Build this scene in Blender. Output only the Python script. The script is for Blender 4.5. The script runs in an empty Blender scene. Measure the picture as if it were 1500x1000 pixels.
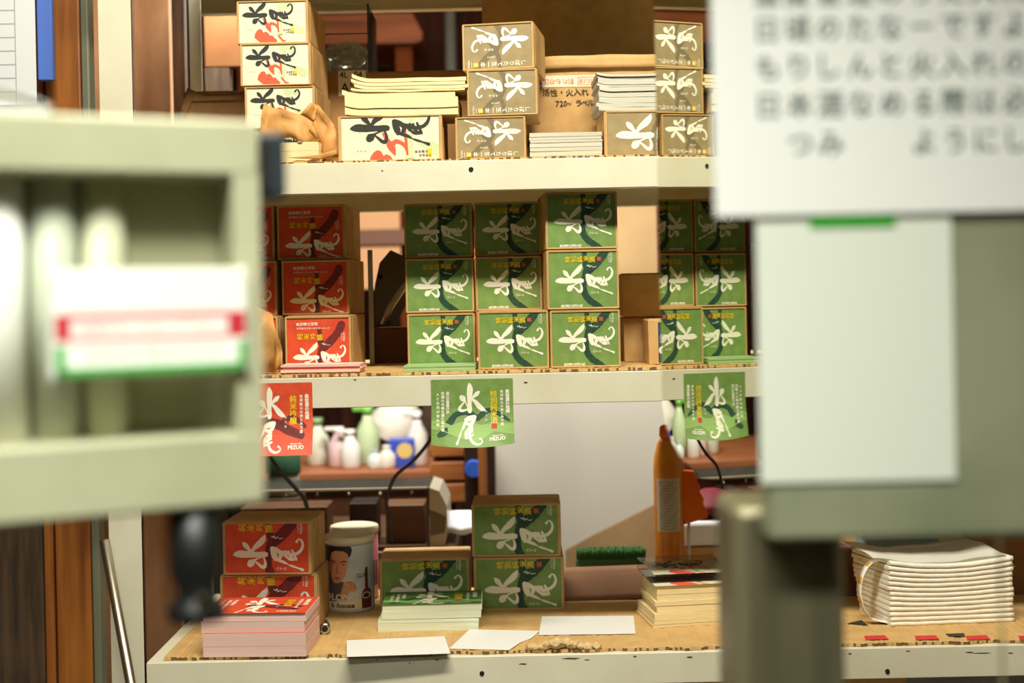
import bpy, bmesh, math, random
from mathutils import Vector, Matrix, noise
random.seed(7)
R = math.radians
S = bpy.context.scene
COL = S.collection
# ------------------------------------------------------------------ camera
F = 1950.0; HZ = 430.0; ROLL = R(1.2); EYE = Vector((0, 0, 1.3))
cam = bpy.data.cameras.new('camera'); camo = bpy.data.objects.new('camera', cam); COL.objects.link(camo)
camo.location = EYE; camo.rotation_euler = (R(90), ROLL, 0)
cam.sensor_width = 36; cam.lens = 36 * F / 1500; cam.shift_y = -(500 - HZ) / 1500
cam.clip_start = 0.05
cam.dof.use_dof = True; cam.dof.focus_distance = 2.0; cam.dof.aperture_fstop = 2.8
S.camera = camo
# ------------------------------------------------------------------ light and exposure
S.view_settings.view_transform = 'Standard'; S.view_settings.look = 'None'
S.view_settings.gamma = 1; S.view_settings.exposure = 0.0
try:
    S.cycles.use_denoising = True
    S.cycles.max_bounces = 8; S.cycles.caustics_reflective = False; S.cycles.caustics_refractive = False
except Exception: pass
W = bpy.data.worlds.new('world'); S.world = W; W.use_nodes = True
W.node_tree.nodes['Background'].inputs[0].default_value = (0.9, 0.95, 0.8, 1)
W.node_tree.nodes['Background'].inputs[1].default_value = 0.014
def area(name, loc, rot, sx, sy, power, col):
    l = bpy.data.lights.new(name, 'AREA'); l.shape = 'RECTANGLE'; l.size = sx; l.size_y = sy
    l.energy = power; l.color = col
    o = bpy.data.objects.new(name, l); COL.objects.link(o); o.location = loc; o.rotation_euler = rot
    return o
WARM = (1.0, 0.94, 0.77)
area('ceiling_light_key', (0.10, 0.97, 2.72), (R(29), 0, 0), 1.3, 0.14, 61, WARM)
area('fill_light_front', (-0.2, -1.3, 2.72), (R(35), 0, 0), 1.4, 0.5, 3.5, (0.98, 1.0, 0.84))  # added fill behind the camera, lifts machine faces and shelf shade
area('machine_fill_light', (-0.12, 0.28, 2.0), (R(16), 0, 0), 0.7, 0.15, 9.2, (0.98, 1.0, 0.88)).data.spread = R(100)  # unseen lamp added above the machines to brighten their fronts
area('rear_fill_light', (-0.3, 2.72, 2.06), (R(20), 0, 0), 1.1, 0.12, 42, (1.0, 0.96, 0.86))  # lamp added out of view to brighten the partition and bench
# ------------------------------------------------------------------ helpers
def ray(u, v):
    a = (u - 750) / F; b = (HZ - v) / F
    return Vector((a * math.cos(ROLL) + b * math.sin(ROLL), 1.0, -a * math.sin(ROLL) + b * math.cos(ROLL)))
def P(u, v, Y): return EYE + ray(u, v) * Y
def G(u, v, z):
    d = ray(u, v); return EYE + d * ((z - EYE.z) / d.z)
def hit(u, v, p0, n):
    d = ray(u, v); return EYE + d * ((p0 - EYE).dot(n) / d.dot(n))
def lin(c):
    return tuple(((x / 255) / 12.92 if x / 255 <= 0.04045 else ((x / 255 + 0.055) / 1.055) ** 2.4) for x in c) + (1,)
MATS = {}
def mat(name, c, rough=0.6, metal=0.0, c2=None, scale=20, stretch=(1, 1, 1), bump=0.0, spec=0.5, detail=4, lo=0.35, hi=0.65, alpha=1.0, trans=0.0):
    if name in MATS: return MATS[name]
    m = bpy.data.materials.new(name); m.use_nodes = True; nt = m.node_tree; b = nt.nodes['Principled BSDF']
    b.inputs['Base Color'].default_value = lin(c); b.inputs['Roughness'].default_value = rough
    b.inputs['Metallic'].default_value = metal; b.inputs['Specular IOR Level'].default_value = spec
    if trans: b.inputs['Transmission Weight'].default_value = trans; b.inputs['IOR'].default_value = 1.2
    if alpha < 1: b.inputs['Alpha'].default_value = alpha
    if c2 or bump:
        tc = nt.nodes.new('ShaderNodeTexCoord'); mp = nt.nodes.new('ShaderNodeMapping'); mp.inputs['Scale'].default_value = stretch
        nz = nt.nodes.new('ShaderNodeTexNoise'); nz.inputs['Scale'].default_value = scale; nz.inputs['Detail'].default_value = detail
        nt.links.new(tc.outputs['Object'], mp.inputs[0]); nt.links.new(mp.outputs[0], nz.inputs['Vector'])
        if c2:
            rp = nt.nodes.new('ShaderNodeValToRGB'); rp.color_ramp.elements[0].position = lo; rp.color_ramp.elements[1].position = hi
            rp.color_ramp.elements[0].color = lin(c2); rp.color_ramp.elements[1].color = lin(c)
            nt.links.new(nz.outputs['Fac'], rp.inputs[0]); nt.links.new(rp.outputs[0], b.inputs['Base Color'])
        if bump:
            bp = nt.nodes.new('ShaderNodeBump'); bp.inputs['Strength'].default_value = bump; bp.inputs['Distance'].default_value = 0.002
            nt.links.new(nz.outputs['Fac'], bp.inputs['Height']); nt.links.new(bp.outputs[0], b.inputs['Normal'])
    MATS[name] = m; return m
def glassy(name, tint, op, rough=0.05):
    """thin clear plastic: mostly see-through with a gloss coat"""
    if name in MATS: return MATS[name]
    m = bpy.data.materials.new(name); m.use_nodes = True; nt = m.node_tree; nt.nodes.clear()
    out = nt.nodes.new('ShaderNodeOutputMaterial'); tr = nt.nodes.new('ShaderNodeBsdfTransparent'); pr = nt.nodes.new('ShaderNodeBsdfPrincipled')
    pr.inputs['Base Color'].default_value = lin(tint); pr.inputs['Roughness'].default_value = rough
    tr.inputs[0].default_value = (0.95, 0.95, 0.92, 1)
    fr = nt.nodes.new('ShaderNodeFresnel'); fr.inputs[0].default_value = 1.18
    ad = nt.nodes.new('ShaderNodeMath'); ad.operation = 'ADD'; ad.use_clamp = True; ad.inputs[1].default_value = op
    mx = nt.nodes.new('ShaderNodeMixShader')
    nt.links.new(fr.outputs[0], ad.inputs[0]); nt.links.new(ad.outputs[0], mx.inputs[0])
    nt.links.new(tr.outputs[0], mx.inputs[1]); nt.links.new(pr.outputs[0], mx.inputs[2]); nt.links.new(mx.outputs[0], out.inputs[0])
    MATS[name] = m; return m
def tag(o, label=None, cat=None, group=None, kind=None):
    if label: o['label'] = label
    if cat: o['category'] = cat
    if group: o['group'] = group
    if kind: o['kind'] = kind
    return o
def empty(name, loc, rz=0, label=None, cat=None, group=None, parent=None):
    o = bpy.data.objects.new(name, None); COL.objects.link(o); o.empty_display_size = 0.02
    o.location = loc; o.rotation_euler = (0, 0, rz)
    if parent: o.parent = parent
    return tag(o, label, cat, group)
class MB:
    def __init__(s): s.bm = bmesh.new()
    def _m(s, fs, mi, smooth=False):
        for f in fs: f.material_index = mi; f.smooth = smooth
    def box(s, lo, hi, mi=0, bev=0.0, jit=0.0, seg=2):
        x0, y0, z0 = lo; x1, y1, z1 = hi
        j = lambda: random.uniform(-jit, jit)
        vs = [s.bm.verts.new((x + j(), y + j(), z + j())) for x in (x0, x1) for y in (y0, y1) for z in (z0, z1)]
        fs = [s.bm.faces.new([vs[i] for i in q]) for q in ((0, 1, 3, 2), (4, 6, 7, 5), (0, 4, 5, 1), (2, 3, 7, 6), (0, 2, 6, 4), (1, 5, 7, 3))]
        s._m(fs, mi)
        if bev:
            es = list({e for f in fs for e in f.edges})
            r = bmesh.ops.bevel(s.bm, geom=es, offset=bev, segments=seg, affect='EDGES', profile=0.5)
            s._m(r['faces'], mi, True)
        return s
    def prism(s, pts, vec, mi=0):
        """polygon (3-D points) pushed along vec"""
        vec = Vector(vec); a = [s.bm.verts.new(p) for p in pts]; b = [s.bm.verts.new(Vector(p) + vec) for p in pts]
        n = len(a); fs = [s.bm.faces.new(a[::-1]), s.bm.faces.new(b)]
        for i in range(n): fs.append(s.bm.faces.new((a[i], a[(i + 1) % n], b[(i + 1) % n], b[i])))
        s._m(fs, mi); return s
    def lathe(s, prof, c=(0, 0, 0), n=32, mi=0, axis='Z', sx=1, sy=1, smooth=True):
        c = Vector(c); rings = []
        for r, h in prof:
            ring = []
            for k in range(n):
                a = 2 * math.pi * k / n; q = Vector((r * sx * math.cos(a), r * sy * math.sin(a), h))
                if axis == 'Y': q = Vector((q.x, q.z, q.y))
                if axis == 'X': q = Vector((q.z, q.x, q.y))
                ring.append(s.bm.verts.new(c + q))
            rings.append(ring)
        fs = []
        for a, b in zip(rings, rings[1:]):
            for k in range(n): fs.append(s.bm.faces.new((a[k], a[(k + 1) % n], b[(k + 1) % n], b[k])))
        s._m(fs, mi, smooth)
        caps = [s.bm.faces.new(rings[0][::-1]), s.bm.faces.new(rings[-1])]; s._m(caps, mi)
        return s
    def tube(s, pts, r, n=10, mi=0):
        pts = [Vector(p) for p in pts]; rings = []; up = Vector((0.13, 0.2, 1)).normalized()
        for i, p in enumerate(pts):
            t = (pts[min(i + 1, len(pts) - 1)] - pts[max(i - 1, 0)]).normalized()
            a = t.cross(up)
            if a.length < 1e-3: a = t.cross(Vector((1, 0, 0)))
            a.normalize(); b = t.cross(a); rr = r[i] if isinstance(r, (list, tuple)) else r
            rings.append([s.bm.verts.new(p + (a * math.cos(q) + b * math.sin(q)) * rr) for q in [2 * math.pi * k / n for k in range(n)]])
        fs = []
        for a, b in zip(rings, rings[1:]):
            for k in range(n): fs.append(s.bm.faces.new((a[k], a[(k + 1) % n], b[(k + 1) % n], b[k])))
        s._m(fs, mi, True); s._m([s.bm.faces.new(rings[0]), s.bm.faces.new(rings[-1][::-1])], mi)
        return s
    def grid(s, fn, nu, nv, mi=0, smooth=True):
        vs = [[s.bm.verts.new(fn(i / nu, j / nv)) for i in range(nu + 1)] for j in range(nv + 1)]
        fs = [s.bm.faces.new((vs[j][i], vs[j][i + 1], vs[j + 1][i + 1], vs[j + 1][i])) for j in range(nv) for i in range(nu)]
        s._m(fs, mi, smooth); return s
    def build(s, name, mats, parent=None, solid=0.0, recalc=True):
        if recalc: bmesh.ops.recalc_face_normals(s.bm, faces=s.bm.faces[:])
        me = bpy.data.meshes.new(name); s.bm.to_mesh(me); s.bm.free()
        for m in (mats if isinstance(mats, (list, tuple)) else [mats]): me.materials.append(m)
        o = bpy.data.objects.new(name, me); COL.objects.link(o)
        if parent: o.parent = parent
        if solid:
            k = o.modifiers.new('thickness', 'SOLIDIFY'); k.thickness = solid; k.offset = 0
        return o
# ------------------------------------------------------------------ lettering and label art
TX = {}
def tris(ch, bold=0.0):
    """triangles of a short text, in em units, centred"""
    k = (ch, bold)
    if k in TX: return TX[k]
    c = bpy.data.curves.new('lettering', 'FONT'); c.body = ch; c.resolution_u = 2; c.offset = bold
    o = bpy.data.objects.new('lettering', c); COL.objects.link(o)
    dg = bpy.context.evaluated_depsgraph_get(); e = o.evaluated_get(dg); me = e.to_mesh(); me.calc_loop_triangles()
    out = [[(me.vertices[i].co.x, me.vertices[i].co.y) for i in t.vertices] for t in me.loop_triangles]
    e.to_mesh_clear(); bpy.data.objects.remove(o); bpy.data.curves.remove(c)
    if out:
        xs = [p[0] for t in out for p in t]; w0, w1 = min(xs), max(xs); cx = (w0 + w1) / 2
        out = [[(x - cx, y - 0.36) for x, y in t] for t in out]; w = w1 - w0
    else: w = 0.5
    TX[k] = (out, w); return TX[k]
def clip(poly, x0, x1, y0, y1):
    for ax, lim, sg in ((0, x0, 1), (0, x1, -1), (1, y0, 1), (1, y1, -1)):
        res = []
        for i in range(len(poly)):
            a, b = poly[i - 1], poly[i]; da = (a[ax] - lim) * sg; db = (b[ax] - lim) * sg
            if (da >= 0) != (db >= 0):
                t = da / (da - db); res.append((a[0] + (b[0] - a[0]) * t, a[1] + (b[1] - a[1]) * t))
            if db >= 0: res.append(b)
        poly = res
        if len(poly) < 3: return []
    return poly
def spline(pts, n=6):
    """Catmull-Rom through (x, y, width)"""
    out = []; q = [pts[0]] + list(pts) + [pts[-1]]
    for i in range(1, len(q) - 2):
        for k in range(n):
            t = k / n
            out.append(tuple(0.5 * (2 * q[i][d] + (q[i + 1][d] - q[i - 1][d]) * t + (2 * q[i - 1][d] - 5 * q[i][d] + 4 * q[i + 1][d] - q[i + 2][d]) * t * t + (3 * q[i][d] - q[i - 1][d] - 3 * q[i + 1][d] + q[i + 2][d]) * t ** 3) for d in range(3)))
    out.append(tuple(pts[-1])); return out
class Ink:
    """flat printed art: polygons in art units (y down), clipped to the label's own rectangle"""
    def __init__(s, x0, x1, y0, y1, mats):
        s.r = (x0, x1, y0, y1); s.mats = mats; s.p = []; s.n = 0
    def poly(s, pts, mi, lay=1):
        q = clip([(float(a), float(b)) for a, b in pts], *s.r)
        if len(q) >= 3: s.p.append((q, mi, lay + s.n))
    def brush(s, pts, mi, lay=3, rough=0.0, n=6):
        c = spline(pts, n); L = []; Rr = []; s.n += 0.05
        for i, (x, y, w) in enumerate(c):
            a = c[max(i - 1, 0)]; b = c[min(i + 1, len(c) - 1)]; dx, dy = b[0] - a[0], b[1] - a[1]; d = math.hypot(dx, dy) or 1
            w = max(w, 0.5) * (1 + random.uniform(-rough, rough)); nx, ny = -dy / d * w / 2, dx / d * w / 2
            L.append((x + nx, y + ny)); Rr.append((x - nx, y - ny))
        for i in range(len(c) - 1):
            s.n += 0.004; s.poly([L[i], L[i + 1], Rr[i + 1], Rr[i]], mi, lay)
        for x, y, w in (pts[0], pts[-1]):
            if w > 3: s.disc(x, y, w / 2 * 0.98, mi, lay)
    def disc(s, x, y, r, mi, lay=3, ry=None, n=14):
        s.poly([(x + r * math.cos(2 * math.pi * k / n), y + (ry or r) * math.sin(2 * math.pi * k / n)) for k in range(n)], mi, lay)
    def text(s, ch, x, y, size, mi, rot=0, lay=4, bold=0.0, fit=None, sx=1.0):
        """one centred run; rot in degrees, counter-clockwise as seen"""
        if bold:
            for i, (dx, dy) in enumerate(((-1, -1), (1, -1), (1, 1), (-1, 1))):
                s.text(ch, x + dx * bold * size * 0.8, y + dy * bold * size * 0.8, size, mi, rot, lay + i * 0.12, 0, None, sx)
            return
        T, w = tris(ch, 0)
        ca, sa = math.cos(R(rot)), math.sin(R(rot))
        for t in T:
            s.poly([(x + (a * sx * ca - b * sa) * size, y - (a * sx * sa + b * ca) * size) for a, b in t], mi, lay)
    def column(s, chars, x0, x1, y, size, mi, rot=90, lay=4, bold=0.0, jit=0.0):
        n = len(chars); rr = random.Random(len(chars))
        for i, ch in enumerate(chars):
            t = i / max(n - 1, 1); s.text(ch, x0 + (x1 - x0) * t, y + rr.uniform(-jit, jit), size, mi, rot + (rr.uniform(-9, 9) if jit else 0), lay, bold)
    def vcolumn(s, chars, x, y0, y1, size, mi, lay=4, bold=0.0):
        n = len(chars)
        for i, ch in enumerate(chars): s.text(ch, x, y0 + (y1 - y0) * i / max(n - 1, 1), size, mi, 0, lay, bold)
    def build(s, name, w, h, parent, warp=None, flip=False, res=1, step=0.00007, base=True, thick=0.0004):
        """w x h metres; default sits in the XZ plane facing -Y with its centre at the origin"""
        x0, x1, y0, y1 = s.r; bm = bmesh.new()
        def pos(x, y, l):
            a = (x - x0) / (x1 - x0) - 0.5; b = 0.5 - (y - y0) / (y1 - y0)
            if flip: a, b = -a, -b
            a *= w; b *= h; off = l * step
            return warp(a, b, off) if warp else Vector((a, -off, b))
        if base:
            vs = [[bm.verts.new(pos(x0 + (x1 - x0) * i / res, y0 + (y1 - y0) * j / res, 0)) for i in range(res + 1)] for j in range(res + 1)]
            for j in range(res):
                for i in range(res): bm.faces.new((vs[j][i], vs[j + 1][i], vs[j + 1][i + 1], vs[j][i + 1])).material_index = 0
            if thick:
                vb = [[bm.verts.new(pos(x0 + (x1 - x0) * i / res, y0 + (y1 - y0) * j / res, -thick / step)) for i in range(res + 1)] for j in range(res + 1)]
                for j in range(res):
                    for i in range(res): bm.faces.new((vb[j][i], vb[j][i + 1], vb[j + 1][i + 1], vb[j + 1][i])).material_index = 0
        parts = s.p
        if res > 1:
            parts = []
            for q, mi, l in s.p:
                xs = [p[0] for p in q]; ys = [p[1] for p in q]; sx = (x1 - x0) / res; sy = (y1 - y0) / res
                i0, i1 = int((min(xs) - x0) / sx), int((max(xs) - x0) / sx - 1e-6); j0, j1 = int((min(ys) - y0) / sy), int((max(ys) - y0) / sy - 1e-6)
                for i in range(i0, i1 + 1):
                    for j in range(j0, j1 + 1):
                        g = clip(list(q), x0 + i * sx, x0 + (i + 1) * sx, y0 + j * sy, y0 + (j + 1) * sy)
                        if len(g) >= 3: parts.append((g, mi, l))
        for q, mi, l in parts:
            try: bm.faces.new([bm.verts.new(pos(x, y, l)) for x, y in q]).material_index = mi
            except ValueError: pass
        me = bpy.data.meshes.new(name); bm.to_mesh(me); bm.free()
        for m in s.mats: me.materials.append(m)
        o = bpy.data.objects.new(name, me); COL.objects.link(o)
        if parent: o.parent = parent
        return o
def calligraphy(k, mi, lay=3):
    """the two brushed characters, lying on their left side"""
    B = lambda pts: k.brush(pts, mi, lay, 0.04)
    B([(150, 400, 8), (165, 396, 34), (205, 392, 58), (265, 396, 54), (340, 398, 42), (405, 394, 40), (424, 394, 30)])
    B([(236, 304, 22), (252, 322, 42), (276, 350, 30), (304, 382, 14)])
    B([(298, 388, 14), (325, 345, 34), (372, 305, 50), (402, 270, 42), (415, 240, 10)])
    B([(424, 404, 26), (375, 418, 16), (330, 440, 16), (300, 462, 58), (288, 474, 52)])
    B([(322, 446, 10), (352, 470, 18), (385, 498, 26), (408, 494, 30), (414, 460, 22), (402, 420, 14)])
    B([(470, 348, 30), (482, 380, 48), (495, 420, 46), (498, 440, 26)])
    B([(474, 344, 26), (512, 362, 34), (544, 392, 34), (536, 425, 28), (520, 440, 16)])
    B([(492, 432, 16), (530, 446, 24), (572, 462, 22), (600, 478, 8)])
    B([(606, 482, 8), (640, 494, 16), (685, 510, 13), (722, 524, 24)])
    B([(545, 372, 14), (570, 384, 30), (584, 410, 26), (606, 428, 10)])
    B([(586, 376, 26), (606, 392, 34), (628, 402, 30), (655, 396, 26), (688, 386, 26), (716, 358, 25), (728, 318, 20), (715, 284, 16), (694, 276, 10), (678, 296, 22)])
    B([(612, 372, 16), (618, 402, 22), (640, 432, 16), (652, 446, 6)])
    B([(640, 366, 18), (650, 392, 20), (668, 428, 18), (676, 446, 8)])
    B([(590, 420, 10), (620, 436, 26), (664, 436, 24)])
IVORY = mat('ink_ivory', (243, 240, 222), 0.6)
GOLD = mat('ink_gold', (236, 202, 38), 0.4)
SEAL = mat('ink_seal_red', (190, 58, 48), 0.6)
BLACK = mat('ink_black', (44, 46, 38), 0.7)
VERMILION = mat('ink_vermilion', (238, 92, 62), 0.6)
PALEGREEN = mat('ink_pale_green', (196, 208, 160), 0.7)
GREEN = mat('label_green', (124, 156, 84), 0.55, c2=(110, 144, 70), scale=60, detail=6, bump=0.05)
FOREST = mat('ink_forest', (34, 78, 56), 0.65, c2=(22, 58, 42), scale=140)
LEAFP = mat('label_leaf_pale', (140, 178, 96), 0.55)
RED = mat('label_red', (222, 84, 48), 0.55, c2=(210, 70, 40), scale=60, detail=6)
PLUM = mat('ink_plum', (118, 36, 34), 0.65, c2=(96, 28, 30), scale=140)
TAUPE = mat('label_taupe', (160, 143, 104), 0.45, c2=(150, 132, 94), scale=60)
TAUPED = mat('ink_taupe_dark', (118, 106, 78), 0.6)
CREAM = mat('label_cream', (224, 218, 194), 0.6)
def swoosh(k, mi, lay=1):
    k.brush([(690, 60, 90), (640, 150, 84), (560, 235, 90), (480, 300, 86), (446, 360, 62), (436, 450, 60), (450, 530, 64), (500, 590, 66), (580, 640, 60), (640, 690, 50)], mi, lay, 0.08, 10)
    k.brush([(445, 110, 46), (452, 190, 56), (470, 270, 62), (520, 310, 30)], mi, lay, 0.08, 8)
def scribble(k, mi, x=470, y=258, s=1.0):
    k.brush([(x, y - 8 * s, 6), (x + 14 * s, y + 2, 5), (x + 22 * s, y - 12 * s, 5), (x + 30 * s, y + 10 * s, 6), (x + 48 * s, y - 2, 4), (x + 62 * s, y + 12 * s, 4), (x + 92 * s, y + 8 * s, 5)], mi, 4)
def art_common(k, name4, gold, white, dark):
    calligraphy(k, white)
    k.column('みずお', 516, 578, 512, 30, white, 90, 4)
    scribble(k, white)
    k.text('MIZUO', 716, 184, 30, white, 90, 4, 0.01)
    k.text('Japanese Sake', 690, 184, 15, white, 90, 4)
def green_art(y0, y1):
    k = Ink(85, 770, y0, y1, [GREEN, FOREST, IVORY, GOLD, SEAL])
    swoosh(k, 1); art_common(k, None, 3, 2, 1)
    k.column('特別純米酒', 278, 528, 192, 60, 3, 90, 4, 0.02, 7)
    k.poly([(575, 172), (616, 172), (616, 214), (575, 214)], 4, 4)
    for a in (583, 594, 605): k.poly([(a, 180), (a + 4, 180), (a + 4, 206), (a, 206)], 0, 5)
    k.column('奥信濃の地酒水尾', 215, 408, 636, 32, 2, 90, 4, 0.02)
    k.column('水清き里の純米酒', 180, 560, 664, 14, 2, 90, 4)
    return k
def red_art(y0, y1):
    k = Ink(85, 770, y0, y1, [RED, PLUM, IVORY, GOLD])
    swoosh(k, 1); art_common(k, None, 3, 2, 1)
    k.column('純米吟醸', 228, 450, 180, 70, 3, 90, 4, 0.015, 8)
    k.column('奥信濃の地酒', 208, 410, 46, 40, 2, 90, 4, 0.015)
    k.column('信州飯山の米と水で造りました', 204, 548, 90, 23, 2, 90, 4, 0.012)
    return k
def taupe_art(y0, y1, x0=120, x1=805):
    k = Ink(x0, x1, y0, y1, [TAUPE, TAUPED, IVORY, GOLD])
    k.brush([(690, 60, 70), (640, 150, 60), (560, 235, 60), (480, 300, 60), (446, 360, 52), (436, 470, 50), (500, 580, 50)], 1, 1, 0.12, 10)
    k.brush([(445, 110, 40), (452, 190, 46), (490, 280, 46), (540, 350, 30)], 1, 1, 0.12, 8)
    calligraphy(k, 2)
    k.column('しぼりたて生一本', 205, 622, 146, 56, 2, 90, 4, 0.02)
    k.column('みずお', 520, 590, 292, 32, 2, 90, 4, 0.01)
    k.column('奥信濃の酒', 500, 566, 218, 18, 2, 90, 4)
    k.poly([(668, 120), (716, 120), (716, 168), (668, 168)], 3, 4)
    k.column('原酒', 680, 704, 144, 26, 2, 90, 5)
    k.text('MIZUO', 765, 150, 26, 2, 90, 4, 0.02); k.poly([(734, 116), (738, 116), (738, 172), (734, 172)], 2, 4)
    return k
def cream_art(x0, x1, y0, y1):
    k = Ink(x0, x1, y0, y1, [CREAM, PALEGREEN, VERMILION, BLACK, GOLD])
    k.poly([(535, 240), (720, 240), (735, 300), (680, 350), (640, 320), (585, 350), (545, 320)], 1, 1)
    k.brush([(600, 330, 40), (588, 430, 44), (578, 520, 50), (582, 640, 54)], 1, 1)
    k.poly([(620, 500), (700, 560), (800, 640), (860, 640), (860, 560), (740, 500)], 1, 1)
    k.brush([(393, 439, 22), (420, 490, 34), (446, 535, 56), (466, 580, 30), (476, 604, 6)], 2, 2)
    k.brush([(446, 540, 36), (478, 500, 34), (520, 510, 28), (548, 535, 26), (558, 570, 14)], 2, 2)
    k.brush([(541, 369, 20), (552, 450, 22), (558, 520, 20), (564, 596, 16)], 2, 2)
    blob = [(284, 660), (292, 612), (318, 575), (345, 560), (372, 570), (388, 604), (412, 592), (440, 606), (462, 640), (492, 640), (520, 672), (548, 700), (540, 716), (350, 718)]
    for i in range(1, len(blob) - 1): k.poly([blob[0], blob[i], blob[i + 1]], 2, 2)
    k.brush([(560, 640, 14), (580, 668, 22), (606, 690, 12)], 2, 2); k.brush([(600, 700, 20), (640, 706, 14)], 2, 2)
    calligraphy(k, 3)
    k.column('奥信濃の', 630, 706, 578, 22, 3, 90, 4, 0.01); k.column('地酒純米', 660, 730, 606, 20, 3, 90, 4, 0.01)
    k.poly([(712, 560), (744, 560), (744, 616), (712, 616)], 4, 3)
    k.column('みずお', 200, 256, 566, 15, 3, 90, 4)
    return k
def upright_art(base, dark, pale, kind):
    """whole label as it hangs: art units 0..1000 x 0..820"""
    k = Ink(0, 1000, 0, 820, [base, dark, IVORY, GOLD, pale, SEAL])
    if kind == 'g':
        k.brush([(100, 690, 60), (160, 640, 90), (220, 540, 90), (290, 440, 70), (380, 405, 70), (480, 420, 60), (560, 470, 50)], 1, 1, 0.06)
        k.brush([(560, 480, 70), (640, 420, 70), (700, 385, 60), (800, 420, 56), (890, 480, 46), (940, 520, 30)], 1, 1, 0.06)
        k.poly([(0, 520), (80, 490), (240, 560), (420, 500), (600, 560), (760, 540), (1000, 560), (1000, 700), (760, 640), (560, 760), (320, 700), (100, 620), (0, 620)], 4, 1)
    else:
        k.brush([(420, 440, 110), (560, 470, 110), (700, 540, 110), (860, 600, 90)], 1, 1, 0.08)
        k.brush([(600, 470, 60), (720, 400, 70), (800, 420, 60), (900, 500, 50)], 1, 1, 0.08)
    # characters upright: rotate the lying art clockwise by 90 degrees
    q = Ink(-9999, 9999, -9999, 9999, k.mats); calligraphy(q, 2)
    for pl, mi, l in q.p: k.poly([(660 - (y - 240) * 1.22, (x - 150) * 1.27 + 50) for x, y in pl], mi, l)
    k.vcolumn('特別純米酒' if kind == 'g' else '純米吟醸', 762, 190, 510 if kind == 'g' else 440, 88, 3, 4, 0.02)
    k.vcolumn('奥信濃の地酒', 930, 160, 400, 52, 2, 4, 0.04)
    k.vcolumn('信州飯山の米と水で造', 860, 160, 560, 40, 2, 4, 0.03)
    k.vcolumn('深山の雪解け水', 200, 170, 400, 44, 2, 4, 0.03)
    k.vcolumn('信濃の名峰を望む里の酒', 140, 170, 620, 42, 2, 4, 0.03)
    k.vcolumn('人と自然が育む味', 80, 180, 560, 40, 2, 4, 0.03)
    k.vcolumn('みずお', 668, 400, 500, 36, 2, 4)
    if kind == 'g': k.poly([(730, 545), (795, 545), (795, 610), (730, 610)], 5, 4)
    k.text('MIZUO', 800, 730, 60, 2, 0, 4, 0.03); k.text('Japanese Sake', 800, 690, 24, 2, 0, 4, 0.02)
    return k
# ------------------------------------------------------------------ common materials
KRAFT = mat('kraft_board', (196, 156, 100), 0.75, c2=(180, 140, 86), scale=35, detail=6, bump=0.06)
KRAFTL = mat('kraft_board_pale', (206, 170, 112), 0.75, c2=(194, 156, 98), scale=35, detail=6, bump=0.06)
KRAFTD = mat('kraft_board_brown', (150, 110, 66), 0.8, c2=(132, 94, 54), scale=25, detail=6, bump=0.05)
KPAPER = mat('kraft_paper', (206, 152, 84), 0.65, c2=(190, 136, 70), scale=30, detail=6)
PAINT = mat('ivory_paint', (226, 222, 200), 0.42, c2=(216, 211, 186), scale=9, detail=5)
STEEL = mat('brushed_steel', (186, 186, 168), 0.42, 1.0, c2=(160, 162, 142), scale=8)
WHITEP = mat('white_paper', (240, 240, 236), 0.7)
CREAMP = mat('cream_paper', (240, 222, 172), 0.7, c2=(228, 208, 156), scale=40, stretch=(1, 1, 30))
PINKP = mat('pink_paper', (238, 202, 192), 0.7, c2=(226, 186, 176), scale=20, stretch=(0.3, 0.3, 60))
GREYP = mat('grey_paper', (206, 204, 188), 0.7, c2=(180, 178, 162), scale=20, stretch=(0.3, 0.3, 60))
MINTP = mat('mint_paper', (224, 228, 204), 0.7, c2=(206, 212, 186), scale=20, stretch=(0.3, 0.3, 60))
RUBBER = mat('black_rubber', (20, 22, 22), 0.45)
CLEAR = glassy('clear_plastic', (70, 70, 66), 0.03)
WOODO = mat('wood_orange', (176, 108, 44), 0.5, c2=(120, 66, 24), scale=14, stretch=(3, 3, 0.25), detail=8, bump=0.1)
WOODD = mat('wood_dark', (84, 62, 40), 0.75, c2=(44, 32, 22), scale=18, stretch=(4, 4, 0.4), detail=8, bump=0.2)
WOODR = mat('wood_red_brown', (116, 62, 34), 0.55, c2=(70, 36, 20), scale=6, stretch=(0.6, 4, 4), detail=8)
WOODP = mat('wood_pale', (222, 170, 130), 0.6, c2=(190, 134, 96), scale=7, stretch=(1.5, 1.5, 0.5), detail=8)
# ------------------------------------------------------------------ room
def struct(name, m, lo, hi):
    o = MB().box(lo, hi).build(name, m); o['kind'] = 'structure'; return o
struct('floor', mat('concrete', (120, 116, 104), 0.8, c2=(96, 92, 82), scale=4), (-2.2, -2.6, -0.06), (2.6, 4.8, 0))
struct('ceiling', mat('ceiling_board', (200, 190, 165), 0.8), (-2.2, -2.6, 2.8), (2.6, 4.8, 2.86))
struct('wall_back', mat('wall_dark_timber', (66, 34, 22), 0.7, c2=(30, 16, 10), scale=5, stretch=(6, 1, 0.4), detail=6, spec=0.05), (-2.2, 4.6, 0), (2.6, 4.7, 2.8))
struct('wall_left', mat('wall_timber', (120, 84, 52), 0.7, c2=(70, 44, 26), scale=5, stretch=(1, 5, 0.4), detail=6), (-2.2, -2.6, 0), (-2.1, 4.6, 2.8))
struct('wall_right', mat('wall_plaster', (186, 180, 156), 0.8), (2.5, -2.6, 0), (2.6, 4.6, 2.8))
struct('wall_front', mat('wall_plaster', (186, 180, 156), 0.8), (-2.1, -2.6, 0), (2.5, -2.5, 2.8))
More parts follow.
